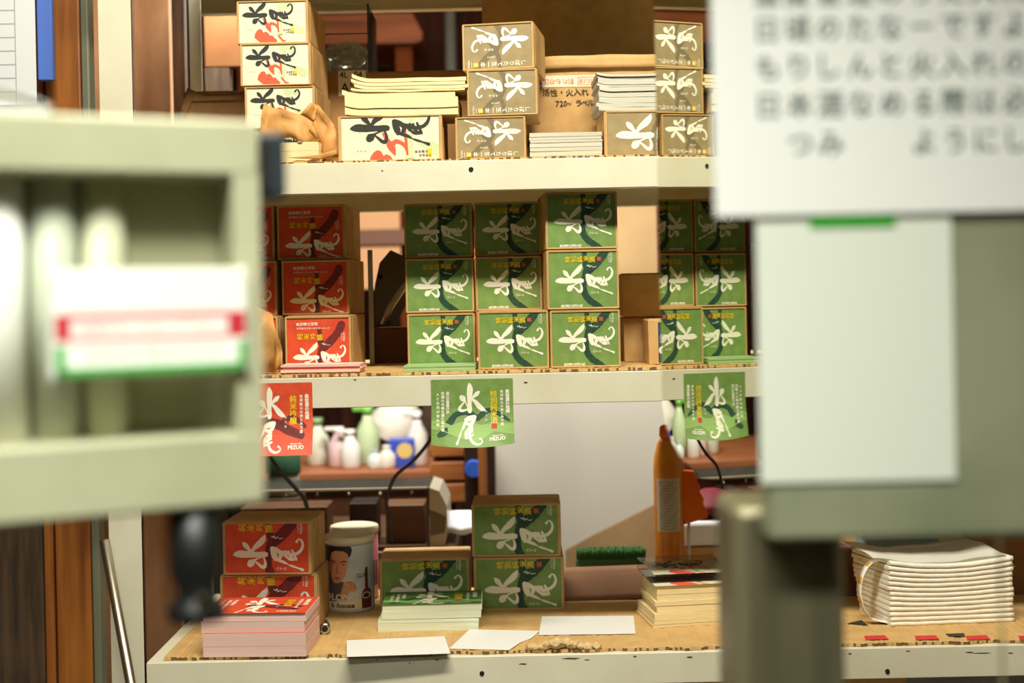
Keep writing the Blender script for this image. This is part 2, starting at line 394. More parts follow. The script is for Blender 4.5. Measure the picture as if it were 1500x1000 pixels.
# ------------------------------------------------------------------ steel shelf rack
Y0, Y1 = 1.95, 2.40
Z0, Z1, Z2, Z3 = 1.3 + 0.586, 1.3 + 0.197, 1.3 - 0.117, 1.3 - 0.530
XL, XR = -0.597, 1.02
rack = empty('steel_shelf_rack', (XL, Y0, 0), 0, 'ivory painted steel shelf rack that carries all the label boxes', 'shelf rack')
def W2(o, p): return Vector(p) - Vector(o.location)
def shelf(z, name='shelf_board'):
    m = MB(); dz = 0.045; dr = 0.075 if z == Z0 else dz
    a = XL + 0.05 - XL; b = XR - XL - 0.05; d = Y1 - Y0; zz = z
    m.box((a, 0.004, zz - 0.003), (b, d - 0.004, zz - 0.0005))                       # deck
    m.box((a, 0, zz - dz), (b, 0.003, zz), bev=0.001); m.box((a, 0.003, zz - dz), (b, 0.022, zz - dz + 0.002))      # front lip and its return
    m.box((a, 0.018, zz - dz + 0.002), (b, 0.0195, zz - dz + 0.014))
    m.box((a, d - 0.003, zz - dr), (b, d, zz)); m.box((a, d - 0.022, zz - dr), (b, d - 0.003, zz - dr + 0.002))
    m.box((a, 0.003, zz - dz), (a + 0.003, d - 0.003, zz)); m.box((b - 0.003, 0.003, zz - dz), (b, d - 0.003, zz))
    for k in range(1, 3): m.box((a + 0.003, d * k / 3 - 0.012, zz - 0.022), (b - 0.003, d * k / 3 + 0.012, zz - 0.003))   # ribs under the deck
    return m.build(name, PAINT, rack)
BL = [shelf(z) for z in (Z0, Z1, Z2, Z3, 0.22)]; BOARDS = (BL[1], BL[3])
def post(x, y, sx, sy, w=0.048):
    m = MB(); t = 0.0022
    m.box((x, y, 0), (x + sx * w, y + sy * t, 2.2), bev=0.0006); m.box((x, y + sy * t, 0), (x + sx * t, y + sy * 0.04, 2.2))
    return m.build('post', PAINT, rack)
post(0, -0.004, 1, 1); post(0.024, Y1 - Y0 + 0.003, 1, 1, 0.022); post(XR - XL, -0.004, -1, 1); post(XR - XL, Y1 - Y0 + 0.002, -1, -1)
HOLE = mat('bolt_hole_black', (16, 14, 12), 0.8)
for u, v in ((690, 248), (706, 986), (320, 253), (1300, 983)):
    q = W2(rack, P(u, v, Y0)); MB().lathe([(0.0032, -0.0012), (0.0036, 0.0), (0.0034, 0.002)], q, 16, axis='Y').build('bolt', HOLE, BOARDS[0 if v < 400 else 1])
CHIP = mat('paint_chip', (70, 60, 42), 0.8)
cm = MB()
for u, v, w in ((480, 963, 5), (552, 966, 4), (600, 971, 3), (640, 966, 7), (766, 972, 12), (836, 964, 26), (860, 966, 8), (930, 961, 5), (1010, 962, 9), (1245, 957, 5), (1330, 953, 6), (1420, 955, 12), (1438, 956, 26), (1480, 956, 8), (770, 560, 6), (520, 556, 4), (560, 250, 3)):
    q = W2(rack, P(u, v, Y0)); h = random.uniform(0.0006, 0.0013); w *= 0.0005
    cm.prism([q + Vector((-w, -0.0005, 0)), q + Vector((-w * 0.3, -0.0005, h)), q + Vector((w, -0.0005, h * 0.4)), q + Vector((w * 0.5, -0.0005, -h))], (0, 0.0004, 0))
cm.build('paint_chip', CHIP, rack)['kind'] = 'stuff'
# cardboard liners with torn corrugated front edges
def liner(u0, u1, z, yf, yb, label, t=0.004, amp=0.006):
    x0 = P(u0, 500, yf).x; x1 = P(u1, 500, yf).x; n = int((x1 - x0) / 0.0035); m = MB()
    fr = [(x0 + (x1 - x0) * i / n, yf + noise.noise((i * 0.07, z * 9, 0)) * amp + random.uniform(-1, 1) * amp * 0.25) for i in range(n + 1)]
    c = Vector(((x0 + x1) / 2, yf, z)); bm = m.bm
    tf = [bm.verts.new((x - c.x, y - c.y, t + random.uniform(-0.0006, 0.0012))) for x, y in fr]; bf = [bm.verts.new((x - c.x, y - c.y, 0.0002)) for x, y in fr]
    tb = [bm.verts.new((x - c.x, yb - c.y, t)) for x, y in fr]; bb = [bm.verts.new((x - c.x, yb - c.y, 0.0002)) for x, y in fr]
    for i in range(n):
        bm.faces.new((tf[i], tf[i + 1], tb[i + 1], tb[i])); f = bm.faces.new((bf[i], bf[i + 1], tf[i + 1], tf[i])); f.material_index = 1 if random.random() < 0.4 else 0
        bm.faces.new((bb[i], bb[i + 1], bf[i + 1], bf[i])); bm.faces.new((tb[i], tb[i + 1], bb[i + 1], bb[i]))
    bm.faces.new((tf[0], tb[0], bb[0], bf[0])); bm.faces.new((tf[-1], bf[-1], bb[-1], tb[-1]))
    o = m.build('cardboard_liner', [KRAFTL, mat('corrugation_shadow', (110, 82, 46), 0.9)]); o.location = c
    return tag(o, label, 'cardboard sheet', 'cardboard sheets lining the shelves')
LT = 0.004
liner(230, 1760, Z3, Y0 + 0.012, Y1 - 0.01, 'wide torn-edged cardboard sheet covering the lowest shelf board', LT)
liner(310, 1090, Z2, Y0 + 0.012, Y1 - 0.02, 'cardboard sheet under the red and green boxes on the middle shelf', LT, 0.004)
liner(330, 1090, Z1, Y0 + 0.008, Y1 - 0.02, 'thin cardboard sheet under the cream and taupe boxes on the upper shelf', 0.003, 0.002)
D1, D2, D3 = Z1 + 0.0031, Z2 + LT + 0.0003, Z3 + LT + 0.0003
# ------------------------------------------------------------------ label boxes
W0, H0, DP0 = 0.105, 0.083, 0.10
PROTO = {}
def carton_mesh():
    bm = bmesh.new(); t = 0.0029; r = 0.0018
    def ring(i, y): return [bm.verts.new(p) for p in ((-W0 / 2 + i, y, i), (W0 / 2 - i, y, i), (W0 / 2 - i, y, H0 - i), (-W0 / 2 + i, y, H0 - i))]
    a, b, c, d = ring(0, DP0), ring(0, 0), ring(t, 0.0004), ring(t * 1.1, r)
    for p, q in ((a, b), (b, c), (c, d)):
        for k in range(4): bm.faces.new((p[k], p[(k + 1) % 4], q[(k + 1) % 4], q[k]))
    bm.faces.new(a); bm.faces.new(d[::-1])
    bmesh.ops.recalc_face_normals(bm, faces=bm.faces[:])
    es = [e for e in bm.edges if all(v in set(a + b) for v in e.verts)]
    bmesh.ops.bevel(bm, geom=es, offset=0.0012, segments=2, affect='EDGES')
    me = bpy.data.meshes.new('carton'); bm.to_mesh(me); bm.free(); me.materials.append(KRAFTL); return me
CARTON = carton_mesh()
def seam_mesh():
    m = MB(); m.box((-W0 / 2 + 0.0015, 0.012, H0 - 0.0002), (W0 / 2 - 0.0015, DP0 * 0.62, H0 + 0.0006), bev=0.0002); m.box((W0 / 2 - 0.0002, 0.012, 0.006), (W0 / 2 + 0.0006, DP0 * 0.55, H0 - 0.004), bev=0.0002)
    o = m.build('flap', KRAFT); me = o.data; bpy.data.objects.remove(o); return me
FLAP = seam_mesh()
ARTS = {'green': lambda: (green_art(125, 648), False), 'green_wide': lambda: (green_art(150, 545), False), 'red': lambda: (red_art(-16, 524), False), 'red_wide': lambda: (red_art(150, 545), False),
        'taupe': lambda: (taupe_art(107, 544), True), 'taupe_wide': lambda: (taupe_art(225, 545, 85, 770), False), 'cream': lambda: (cream_art(110, 880, 250, 718), False), 'cream_wide': lambda: (cream_art(83, 799, 316, 633), False)}
def label_box(kind, x, y, z, w, h, d, yaw, label, group, tilt=0):
    root = empty('label_box', (x, y, z), yaw, label, 'box', group); root.rotation_euler = (0, tilt, yaw)
    root.scale = (w / W0, d / DP0, h / H0)
    for nm, me in (('carton', CARTON), ('flap', FLAP)):
        c = bpy.data.objects.new(nm, me); COL.objects.link(c); c.parent = root
    if kind not in PROTO:
        k, fl = ARTS[kind](); o = k.build('label', W0 - 0.0066, H0 - 0.0066, root, flip=fl); PROTO[kind] = o.data
    else:
        o = bpy.data.objects.new('label', PROTO[kind]); COL.objects.link(o); o.parent = root
    o.location = (0, 0.0014, H0 / 2)
    return root
def stack(kind, base, items, group):
    """items bottom to top: (u0, u1, v_top, v_bottom, Y, depth, yaw_deg, label)"""
    z = base
    for u0, u1, vt, vb, Y, d, yaw, lab in items:
        vm = (vt + vb) / 2; a = P(u0, vm, Y); b = P(u1, vm, Y); h = (vb - vt + 1.6) / F * Y
        label_box(kind, (a.x + b.x) / 2, Y, z, b.x - a.x, h, d, R(yaw), lab, group); z += h + 0.0008
    return z
gm = 'green label boxes on the middle shelf'
stack('green', D2, [
    (597, 696, 457, 536, 2.05, 0.11, 0.5, 'green label box at the bottom of the left green column, thin pile in front'),
    (594, 694, 378.5, 457, 2.052, 0.11, 0.4, 'green label box in the middle of the left green column, half in shade'),
    (592, 692, 299, 377, 2.055, 0.11, 0.5, 'green label box on top of the left green column, next to the gap')], gm)
z = stack('green', D2, [(700, 804, 459, 543, 1.985, 0.11, -0.5, 'green label box sticking forward at the foot of the centre green column')], gm)
stack('green', z - 0.001, [
    (697, 794, 378, 456, 2.055, 0.11, 0.3, 'green label box in the middle of the centre green column'),
    (695, 793, 299, 376, 2.058, 0.11, 0.6, 'shaded green label box on top of the centre green column')], gm)
stack('green', D2, [
    (806, 909, 457, 540, 1.985, 0.12, 1.5, 'green label box at the bottom of the right green column beside the plain boxes'),
    (801, 907, 370, 456, 1.988, 0.12, 3.5, 'green label box in the middle of the tall right green column'),
    (799, 905, 285.5, 368, 1.99, 0.12, 4.0, 'green label box on top of the tall right green column, close under the shelf')], gm)
gr = 'red label boxes on the middle shelf'
stack('red', D2, [
    (417, 514, 458, 538, 2.03, 0.15, -2, 'bright orange-red label box at the foot of the front red column, pink sheets before it'),
    (412, 511, 378, 457, 2.09, 0.15, -3, 'shaded dark red label box in the middle of the front red column'),
    (405, 505, 297, 376, 2.10, 0.15, -3, 'shaded dark red label box on top of the front red column')], gr)
stack('red', D2, [
    (306, 407, 458, 538, 2.04, 0.15, 0, 'orange-red label box mostly hidden behind the grey machine and kraft bag'),
    (304, 405, 378, 457, 2.09, 0.15, 0, 'dark red label box half hidden by the grey machine, middle of its column'),
    (300, 401, 297, 376, 2.10, 0.15, 0, 'dark red label box half hidden by the grey machine, top of its column')], gr)
gt = 'taupe label boxes on the upper shelf'
z = stack('taupe', D1, [(667, 770, 168, 229, 1.975, 0.12, -1.5, 'taupe label box at the foot of the stack of three taupe boxes')], gt)
z = stack('taupe', z, [(684, 787, 99, 166, 1.975, 0.12, -3, 'taupe label box in the middle of the stack of three taupe boxes')], gt)
stack('taupe', z, [(676, 782, 29, 96, 1.985, 0.13, -9, 'taupe label box on top of the stack of three, turned to show its side')], gt)
stack('taupe_wide', D1, [(885, 1028, 160, 226, 1.985, 0.10, 3, 'wide taupe label box under a pile of grey labels, beside the steel panel')], gt)
gc = 'cream label boxes on the upper shelf'
z = stack('cream', D1, [(360, 463, 181, 234, 2.02, 0.16, -1, 'cream label box under the column of three, hidden by kraft paper and the machine')], gc)
stack('cream', z, [
    (358, 461, 119, 180, 2.02, 0.16, -1, 'cream label box third from the top, kraft paper in front of it'),
    (351, 455, 56, 117, 2.02, 0.16, -1.5, 'cream label box with red brush art, middle of the cream column'),
    (346, 451, -8, 54, 2.03, 0.16, -1.5, 'cream label box with shaded top edge, topmost of the cream column')], gc)
stack('cream_wide', D1, [(495, 648, 168, 234, 1.975, 0.13, -1, 'wide cream label box with red brush art under the cream paper bundles')], gc)
gb = 'label boxes on the lowest shelf'
pb = G(694, 895, D3); YB = pb.y
z = stack('green_wide', D3, [(694, 826, 818, 894, YB, 0.10, -0.5, 'dark green wide label box at the foot of the pair on the lowest shelf')], gb)
stack('green_wide', z, [(691, 821, 741, 817, YB + 0.002, 0.10, -1.5, 'dark green wide label box stacked on top of the pair on the lowest shelf')], gb)
stack('green_wide', D3, [(556, 688, 822, 896, YB + 0.012, 0.105, 0.5, 'dark green wide label box behind the short pile of green labels')], gb)
pr = G(320, 925, D3)
z = stack('red_wide', D3, [(322, 465, 852, 930, pr.y + 0.01, 0.12, -2, 'red wide label box behind the tall pink-edged pile on the lowest shelf')], gb)
stack('red_wide', z, [(325, 456, 776, 852, pr.y + 0.005, 0.11, -4, 'red wide label box on top, turned to show its kraft side')], gb)
# ------------------------------------------------------------------ piles of labels
def pile(name, c, w, d, h, n, m, yaw, label, group=None, jit=0.002, top=None, edge=None, curl=0.0, gap=0.0004):
    """a squared-up pile of sheets in n bundles; c is the middle of its front bottom edge"""
    root = empty(name, c, yaw, label, 'paper pile', group); mb = MB(); z = 0
    hs = [random.uniform(0.5, 1.5) for _ in range(n)]; tot = sum(hs)
    for i in range(n):
        t = h * hs[i] / tot; ox, oy = random.uniform(-jit, jit), random.uniform(0, jit * 1.2)
        lo = (-w / 2 + ox, oy, z); hi = (w / 2 + ox, d + oy, z + t - gap)
        if curl:
            nx = 16
            def f(a, b, zz): return Vector((lo[0] + (hi[0] - lo[0]) * a, lo[1] + (hi[1] - lo[1]) * b, zz + curl * (max(0, 0.18 - a) / 0.18) ** 2 * (0.4 + 0.6 * i / n) + curl * 0.15 * noise.noise((a * 3, b * 2, i * 1.7))))
            bm = mb.bm; T = [[bm.verts.new(f(a / nx, b, hi[2])) for a in range(nx + 1)] for b in (0, 1)]; B = [[bm.verts.new(f(a / nx, b, lo[2])) for a in range(nx + 1)] for b in (0, 1)]
            for a in range(nx):
                bm.faces.new((T[0][a], T[0][a + 1], T[1][a + 1], T[1][a])); bm.faces.new((B[0][a], B[1][a], B[1][a + 1], B[0][a + 1]))
                bm.faces.new((B[0][a], B[0][a + 1], T[0][a + 1], T[0][a])); bm.faces.new((B[1][a], T[1][a], T[1][a + 1], B[1][a + 1]))
            for q in (0, nx): bm.faces.new((B[0][q], T[0][q], T[1][q], B[1][q]))
        else: mb.box(lo, hi, 0, jit=0.0003)
        if edge is not None and i < n - 1:
            mb.box((lo[0] + 0.001, lo[1] + 0.0004, z + t - gap), (hi[0] - 0.001, hi[1] - 0.001, z + t), 1)
        z += t
    mb.build('sheets', [m, edge] if edge is not None else m, root)
    if top:
        k, fl = top; o = k.build('top_label', w, d, root, thick=0, warp=lambda a, b, off: Vector((a, d / 2 + b, h + off + 0.0002)), flip=fl)
    return root
gpl = 'piles of loose labels'
q = G(380, 962, D3)
pile('label_pile', (G(373, 962, D3).x, q.y, D3), 0.153, 0.105, 0.064, 4, PINKP, R(-2.5), 'tall pink-edged pile of red labels at the left of the lowest shelf', gpl, 0.003, (upright_art(RED, PLUM, LEAFP, 'r'), False), RED)
q = G(627, 924, D3)
pile('label_pile', (q.x, q.y, D3), 0.158, 0.095, 0.018, 2, MINTP, R(-0.5), 'lower white-edged green label pile before the dark green box', gpl, 0.002, None, FOREST)
pile('label_pile', (q.x + 0.006, q.y + 0.004, D3 + 0.0182), 0.156, 0.095, 0.022, 2, MINTP, R(0.8), 'upper white-edged green label pile showing its printed top', gpl, 0.001, (upright_art(mat('label_green_deep', (70, 120, 52), 0.5), FOREST, LEAFP, 'g'), False), None)
q = G(644, 545, D2)
pile('label_pile', (P(644, 540, 1.975).x, 1.972, D2), 0.107, 0.075, 0.009, 3, mat('pale_green_paper', (150, 184, 120), 0.6), R(-0.8), 'thin pile of green labels lying before the left green column', gpl, 0.002, None, MINTP)
pile('label_pile', (P(472, 540, 1.972).x, 1.970, D2), 0.118, 0.052, 0.014, 4, PINKP, R(-2), 'thin pile of pink-backed red labels before the front red column', gpl, 0.005, None, RED)
q = P(925, 158, 1.985)
pile('label_pile', (P(934, 158, 1.985).x, 1.985, D1 + 0.069), 0.118, 0.11, 0.055, 9, GREYP, R(1), 'grey-edged label pile on the wide taupe box', gpl, 0.003, None, mat('dark_sheet_edge', (70, 66, 56), 0.8), 0.004)
pile('label_pile', (P(830, 228, 1.98).x, 1.985, D1), 0.108, 0.10, 0.039, 7, GREYP, R(0.5), 'pale grey label pile standing on the upper shelf before the handwritten carton', gpl, 0.001)
zc = D1 + 66 / F * 1.975 + 0.001
pile('paper_bundle', (P(588, 168, 1.975).x, 1.972, zc), 0.168, 0.11, 0.034, 3, CREAMP, R(-1), 'lower cream paper bundle resting on the wide cream box', 'cream paper bundles', 0.004, None, None, 0.008)
pile('paper_bundle', (P(600, 133, 1.975).x, 1.975, zc + 0.0362), 0.170, 0.11, 0.020, 4, CREAMP, R(-2), 'upper cream paper bundle with curling left end', 'cream paper bundles', 0.004, None, None, 0.010)
pile('paper_bundle', (P(436, 232, 1.965).x, 1.962, D1), 0.062, 0.06, 0.030, 2, CREAMP, R(-2), 'small cream paper block wrapped in torn kraft paper', 'cream paper bundles', 0.001)
# cream pile in its clear sleeve and the soft napkin-like pile on the right
q = G(1010, 917, D3)
kk = cream_art(110, 880, 250, 718)
pile('paper_bundle', (q.x + 0.008, q.y, D3), 0.125, 0.105, 0.022, 3, CREAMP, R(9), 'lower part of the tied cream label pile by the steel post', 'cream label piles by the post', 0.004)
pile('paper_bundle', (q.x + 0.008, q.y + 0.002, D3 + 0.0225), 0.122, 0.105, 0.042, 4, CREAMP, R(7), 'cream label pile with brush lettering on its top sheet', 'cream label piles by the post', 0.004, (kk, False))
cs = empty('clear_sleeve', (q.x + 0.012, q.y + 0.105, D3 + 0.0655), R(5), 'clear plastic sleeve with printed sheet on the cream label pile', 'sleeve')
cs.location = (q.x + 0.010, q.y + 0.02, D3 + 0.0655)
MB().box((-0.07, 0, 0.0), (0.06, 0.11, 0.020), bev=0.003).build('sleeve', CLEAR, cs)
k2 = cream_art(110, 880, 250, 718); k2.build('printed_sheet', 0.118, 0.10, cs, thick=0, warp=lambda a, b, off: Vector((a - 0.002, 0.055 + b, 0.012 + off)))
nq = G(1395, 914, D3); nroot = empty('soft_paper_pile', (nq.x, nq.y, D3), R(4), 'thick white pile of soft folded paper at the right of the lowest shelf', 'paper pile')
SOFT = mat('soft_white_paper', (244, 240, 226), 0.85, c2=(234, 229, 212), scale=60, detail=6)
nb = MB(); nl = 13; nh = 0.094
for i in range(nl):
    z0 = nh * i / nl; t = nh / nl - 0.0006; ox = random.uniform(-0.0015, 0.0015); nx = 26; bend = i / nl
    def f(a, b, zz): return Vector((-0.098 + 0.196 * a + ox - 0.012 * b * (1 + bend), 0.11 * b, zz + bend * 0.011 * (abs(a - 0.45) * 2) ** 2 * (1 if a < 0.45 else 0.7) + 0.0008 * noise.noise((a * 7, i * 3.1, b))))
    bm = nb.bm; T = [[bm.verts.new(f(a / nx, b, z0 + t) + Vector((0, 0.001 if b == 0 else -0.001, 0))) for a in range(nx + 1)] for b in (0, 1)]
    M = [bm.verts.new(f(a / nx, 0, z0 + t / 2) + Vector((0, -0.0012, 0))) for a in range(nx + 1)]; Bt = [[bm.verts.new(f(a / nx, b, z0)) for a in range(nx + 1)] for b in (0, 1)]
    for a in range(nx):
        for q4 in ((T[0][a], T[0][a + 1], T[1][a + 1], T[1][a]), (Bt[0][a], Bt[1][a], Bt[1][a + 1], Bt[0][a + 1]), (Bt[0][a], Bt[0][a + 1], M[a + 1], M[a]), (M[a], M[a + 1], T[0][a + 1], T[0][a]), (Bt[1][a], T[1][a], T[1][a + 1], Bt[1][a + 1])):
            fc = bm.faces.new(q4); fc.smooth = True
    for e in (0, nx): bm.faces.new((Bt[0][e], M[e], T[0][e], T[1][e], Bt[1][e]))
nb.build('sheets', SOFT, nroot)
def cov(a, b):
    return Vector((-0.122 + 0.226 * a - 0.012 * b, 0.004 + 0.112 * b, nh + 0.0015 + 0.013 * (abs(a - 0.45) * 2) ** 2 - (0.028 * ((a - 0.9) / 0.1) ** 2 if a > 0.9 else 0) + 0.005 * noise.noise((a * 5, b * 2, 3)) + (0.006 * b)))
MB().grid(cov, 30, 6).build('cover_sheet', glassy('tissue_sheet', (238, 236, 226), 0.55, 0.5), nroot, solid=0.0003)
def band(a, b):
    th = R(65) + R(205) * a
    return Vector((-0.098 + 0.026 * math.cos(th) * 1.1 - 0.012, 0.012 + 0.018 * b, 0.052 + 0.047 * math.sin(th))) + (Vector((0.03 * (a - 0.8) / 0.2, 0, -0.004)) if a > 0.8 else Vector((0, 0, 0)))
MB().grid(band, 24, 1).build('paper_band', [WHITEP], nroot, solid=0.0006)
bk = MB()
for a0 in (0.22, 0.42, 0.62):
    bk.grid(lambda a, b: band(a0 + 0.07 * a, 0.15 + 0.7 * b) + Vector((-0.0006, -0.0006, 0)), 4, 1)
bk.build('band_print', mat('ink_amber', (226, 170, 48), 0.6), nroot, solid=0.0002)
# loose white cards
CARD = mat('white_card', (228, 228, 226), 0.6)
def card(pix, label, lift=0.0):
    pts = [G(u, v, D3 + 0.0012 + lift) for u, v in pix]; c = sum(pts, Vector()) / len(pts)
    o = MB().prism([p - c for p in pts], (0, 0, 0.0006)).build('paper_card', CARD); o.location = c
    return tag(o, label, 'card', 'blank white cards')
a = [G(508, 941, D3), G(652, 933, D3), G(661, 958, D3), G(508, 964, D3)]
card(((508, 938), (651, 932), (660, 957), (508, 962)), 'blank white card poking over the front edge of the lowest shelf', 0.004)
card(((688, 922), (791, 924), (778, 935), (762, 941), (746, 952), (658, 950)), 'blank white card with torn corner, middle of the three')
card(((794, 903), (928, 902), (931, 928), (789, 930)), 'blank white card lying in front of the brown folded board')
# ------------------------------------------------------------------ crumpled and hanging paper
def crumple(name, pix, Y, amp, m, label, cat, freq=40, cuts=3, lean=0.0, seed=0, parent=None):
    pts = [P(u, v, Y) for u, v in pix]; c = sum(pts, Vector()) / len(pts); c.z = min(p.z for p in pts)
    mb = MB(); bm = mb.bm; f = bm.faces.new([bm.verts.new(p - c) for p in pts])
    bmesh.ops.triangulate(bm, faces=[f]); bmesh.ops.subdivide_edges(bm, edges=bm.edges[:], cuts=cuts, use_grid_fill=True)
    bmesh.ops.triangulate(bm, faces=bm.faces[:])
    for v in bm.verts:
        w = v.co * freq
        v.co.y += amp * (1 - abs(noise.noise(w + Vector((seed, 0, 0))) * 2)) + lean * v.co.z + amp * 0.3 * noise.noise(w * 3)
    for f in bm.faces: f.smooth = True
    o = mb.build(name, m, parent, solid=0.0006); o.location = c if not parent else c - Vector(parent.location)
    return tag(o, label, cat) if label else o
kr = empty('torn_kraft_paper', P(430, 234, 1.96), 0, 'torn kraft wrapping paper standing open around a cream paper block', 'wrapping paper')
crumple('torn_sheet', [(378, 196), (384, 149), (398, 156), (440, 167), (457, 177), (452, 191), (466, 205), (441, 208), (425, 201), (383, 206)], 1.962, 0.012, KPAPER, None, None, 30, 3, 0.1, 1, kr)
crumple('folded_sheet', [(438, 166), (452, 148), (463, 150), (487, 180), (498, 210), (495, 229), (470, 232), (466, 205), (452, 191), (457, 177)], 1.972, 0.016, KPAPER, None, None, 34, 3, 0.2, 5, kr)
crumple('bottom_flap', [(420, 231), (468, 233), (494, 225), (492, 219), (466, 226)], 1.956, 0.004, KPAPER, None, None, 30, 2, 0, 2, kr)
bg = empty('kraft_bag', P(385, 545, 1.97), 0, 'crumpled kraft paper bag in front of the hidden red column', 'paper bag')
crumple('bag_front', [(340, 545), (345, 460), (372, 448), (396, 462), (408, 500), (413, 538), (400, 545)], 1.967, 0.02, KPAPER, None, None, 26, 3, 0.15, 9, bg)
def wad():
    q = G(826, 950, D3); mb = MB()
    for k in range(9):
        t = k / 8; p = Vector(((t - 0.5) * 0.095, random.uniform(-0.002, 0.003), 0.003 + 0.006 * math.exp(-((t - 0.45) / 0.25) ** 2)))
        r = bmesh.ops.create_icosphere(mb.bm, subdivisions=2, radius=0.0075 + 0.004 * math.exp(-((t - 0.4) / 0.2) ** 2))
        for v in r['verts']:
            v.co = Vector((v.co.x * 1.2, v.co.y, v.co.z * 0.55)) + p; v.co += Vector((0, 0, 0.006 * noise.noise(v.co * 160 + Vector((k, 0, 0)))))
            v.co.z = max(v.co.z, 0.0)
    o = mb.build('crumpled_paper', mat('torn_board_pulp', (212, 184, 136), 0.85, c2=(190, 160, 112), scale=90, bump=0.2)); o.location = (q.x, q.y, D3 + 0.0005)
    tag(o, 'small crumpled strip of torn paper on the shelf edge before the brown board', 'paper')
wad()
def hang(kind, u0, u1, v0, v1, base, dark, pale, label):
    a = P(u0, v0, Y0 - 0.002); b = P(u1, v0, Y0 - 0.002); c = P(u0, v1, Y0); w = b.x - a.x; h = a.z - c.z
    k = upright_art(base, dark, pale, kind)
    def warp(x, y, off):
        t = max(0, 0.5 - y / h - 0.42) / 0.58
        return Vector((x * (1 + 0.015 * t), -off - 0.022 * t ** 1.6 * (1 - 0.5 * (2 * x / w) ** 2 * (1 if kind == 'g' else 0.2)), y - h / 2 + (0.004 * t * (2 * x / w) ** 2 if kind == 'g' else 0)))
    o = k.build('hanging_label', w, h, None, warp=warp, res=14); o.location = ((a.x + b.x) / 2, Y0 - 0.0012, (a.z + b.z) / 2)
    return tag(o, label, 'paper label', 'sample labels taped to the middle shelf')
hang('g', 631, 751, 555, 653, GREEN, FOREST, LEAFP, 'green sample label taped to the middle shelf lip, its foot curling out')
hang('r', 338, 457, 561, 665, RED, PLUM, LEAFP, 'orange-red sample label taped to the middle shelf lip beside the grey machine')
# ------------------------------------------------------------------ plain cartons and things on the shelves
def carton(name, u0, u1, v0, v1, Y, d, base, m, label, yaw=0, group=None, open_top=False):
    a = P(u0, (v0 + v1) / 2, Y); b = P(u1, (v0 + v1) / 2, Y); h = P(u0, v0, Y).z - base; w = b.x - a.x
    r = empty(name, ((a.x + b.x) / 2, Y, base), R(yaw), label, 'carton', group); t = 0.004
    mb = MB()
    if open_top:
        mb.box((-w / 2, 0, 0), (w / 2, t, h), bev=0.0008); mb.box((-w / 2, d - t, 0), (w / 2, d, h)); mb.box((-w / 2, t, 0), (-w / 2 + t, d - t, h)); mb.box((w / 2 - t, t, 0), (w / 2, d - t, h)); mb.box((-w / 2 + t, t, 0), (w / 2 - t, d - t, t))
        mb.build('body', m, r)
    else:
        mb.box((-w / 2, 0, 0), (w / 2, d, h), bev=0.0012, jit=0.0008).build('body', m, r)
        MB().box((-w / 2 + 0.001, 0.002, h + 0.0002), (w / 2 - 0.001, d * 0.5, h + 0.0018), bev=0.0004).build('flap', m, r)
    r['w'] = w; r['h'] = h; r['d'] = d
    return r
# handwritten carton on the upper shelf
hc = carton('open_carton', 705, 1035, 86, 226, 2.115, 0.235, D1, KRAFT, 'large open carton with handwritten black lettering behind the taupe boxes', 0, None, True)
w, h, d = hc['w'], hc['h'], hc['d']
hf = P(843, -20, 2.115 + d).z - D1
MB().box((-w / 2 + 0.0, d - 0.004, h + 0.0005), (w / 2 - 0.01, d, hf)).build('rear_flap', KRAFTL, hc)
MB().grid(lambda a, b: Vector((-w / 2 + w * a, -0.003 - 0.002 * b, h + 0.001 - 0.020 * b + 0.002 * noise.noise((a * 6, b, 0)))), 24, 3).build('front_flap', KRAFT, hc, solid=0.003)
k = Ink(0, 1000, 0, 400, [KRAFT, BLACK])
for i, ch in enumerate('活性・火入れ'): k.text(ch, 130 + i * 118, 120 + (i % 2) * 8, 118 if ch != '・' else 120, 1, random.uniform(-6, 6), 3, 0.012)
for i, ch in enumerate(['7', '2', '0', 'ml', 'ラ', 'ベ', 'ル']): k.text(ch, (300, 360, 418, 478, 620, 708, 800)[i], 290, (120, 120, 110, 66, 112, 104, 104)[i], 1, random.uniform(-5, 5), 3, 0.012)
o = k.build('handwriting', 0.105, 0.042, hc, base=False); o.location = (P(836, 142, 2.11).x - hc.location.x, -0.001, P(836, 142, 2.11).z - D1)
k = Ink(0, 1000, 0, 150, [mat('tape_cream', (226, 214, 184), 0.5), mat('tape_print_red', (206, 96, 84), 0.6), mat('tape_print_grey', (150, 140, 120), 0.6)])
for i, ch in enumerate('割れもの注意'): k.text(ch, 470 - i * 84, 80, 84, 1, 180, 2, 0.01)
for x0, x1 in ((560, 820),): k.brush([(x0, 28, 8), (x1, 28, 8)], 1, 2); k.brush([(x0, 124, 8), (x1, 124, 8)], 1, 2); k.brush([(x0, 28, 8), (x0, 124, 8)], 1, 2); k.brush([(x1, 28, 8), (x1, 124, 8)], 1, 2)
k.column('取扱注意', 780, 600, 78, 70, 1, 180, 2); k.column('天地無用', 950, 860, 50, 34, 2, 180, 2); k.column('要冷蔵品', 950, 860, 100, 34, 2, 180, 2)
o = k.build('carton_tape', 0.118, 0.0185, hc); o.location = (P(840, 117, 2.11).x - hc.location.x, -0.0008, P(840, 118, 2.11).z - D1)
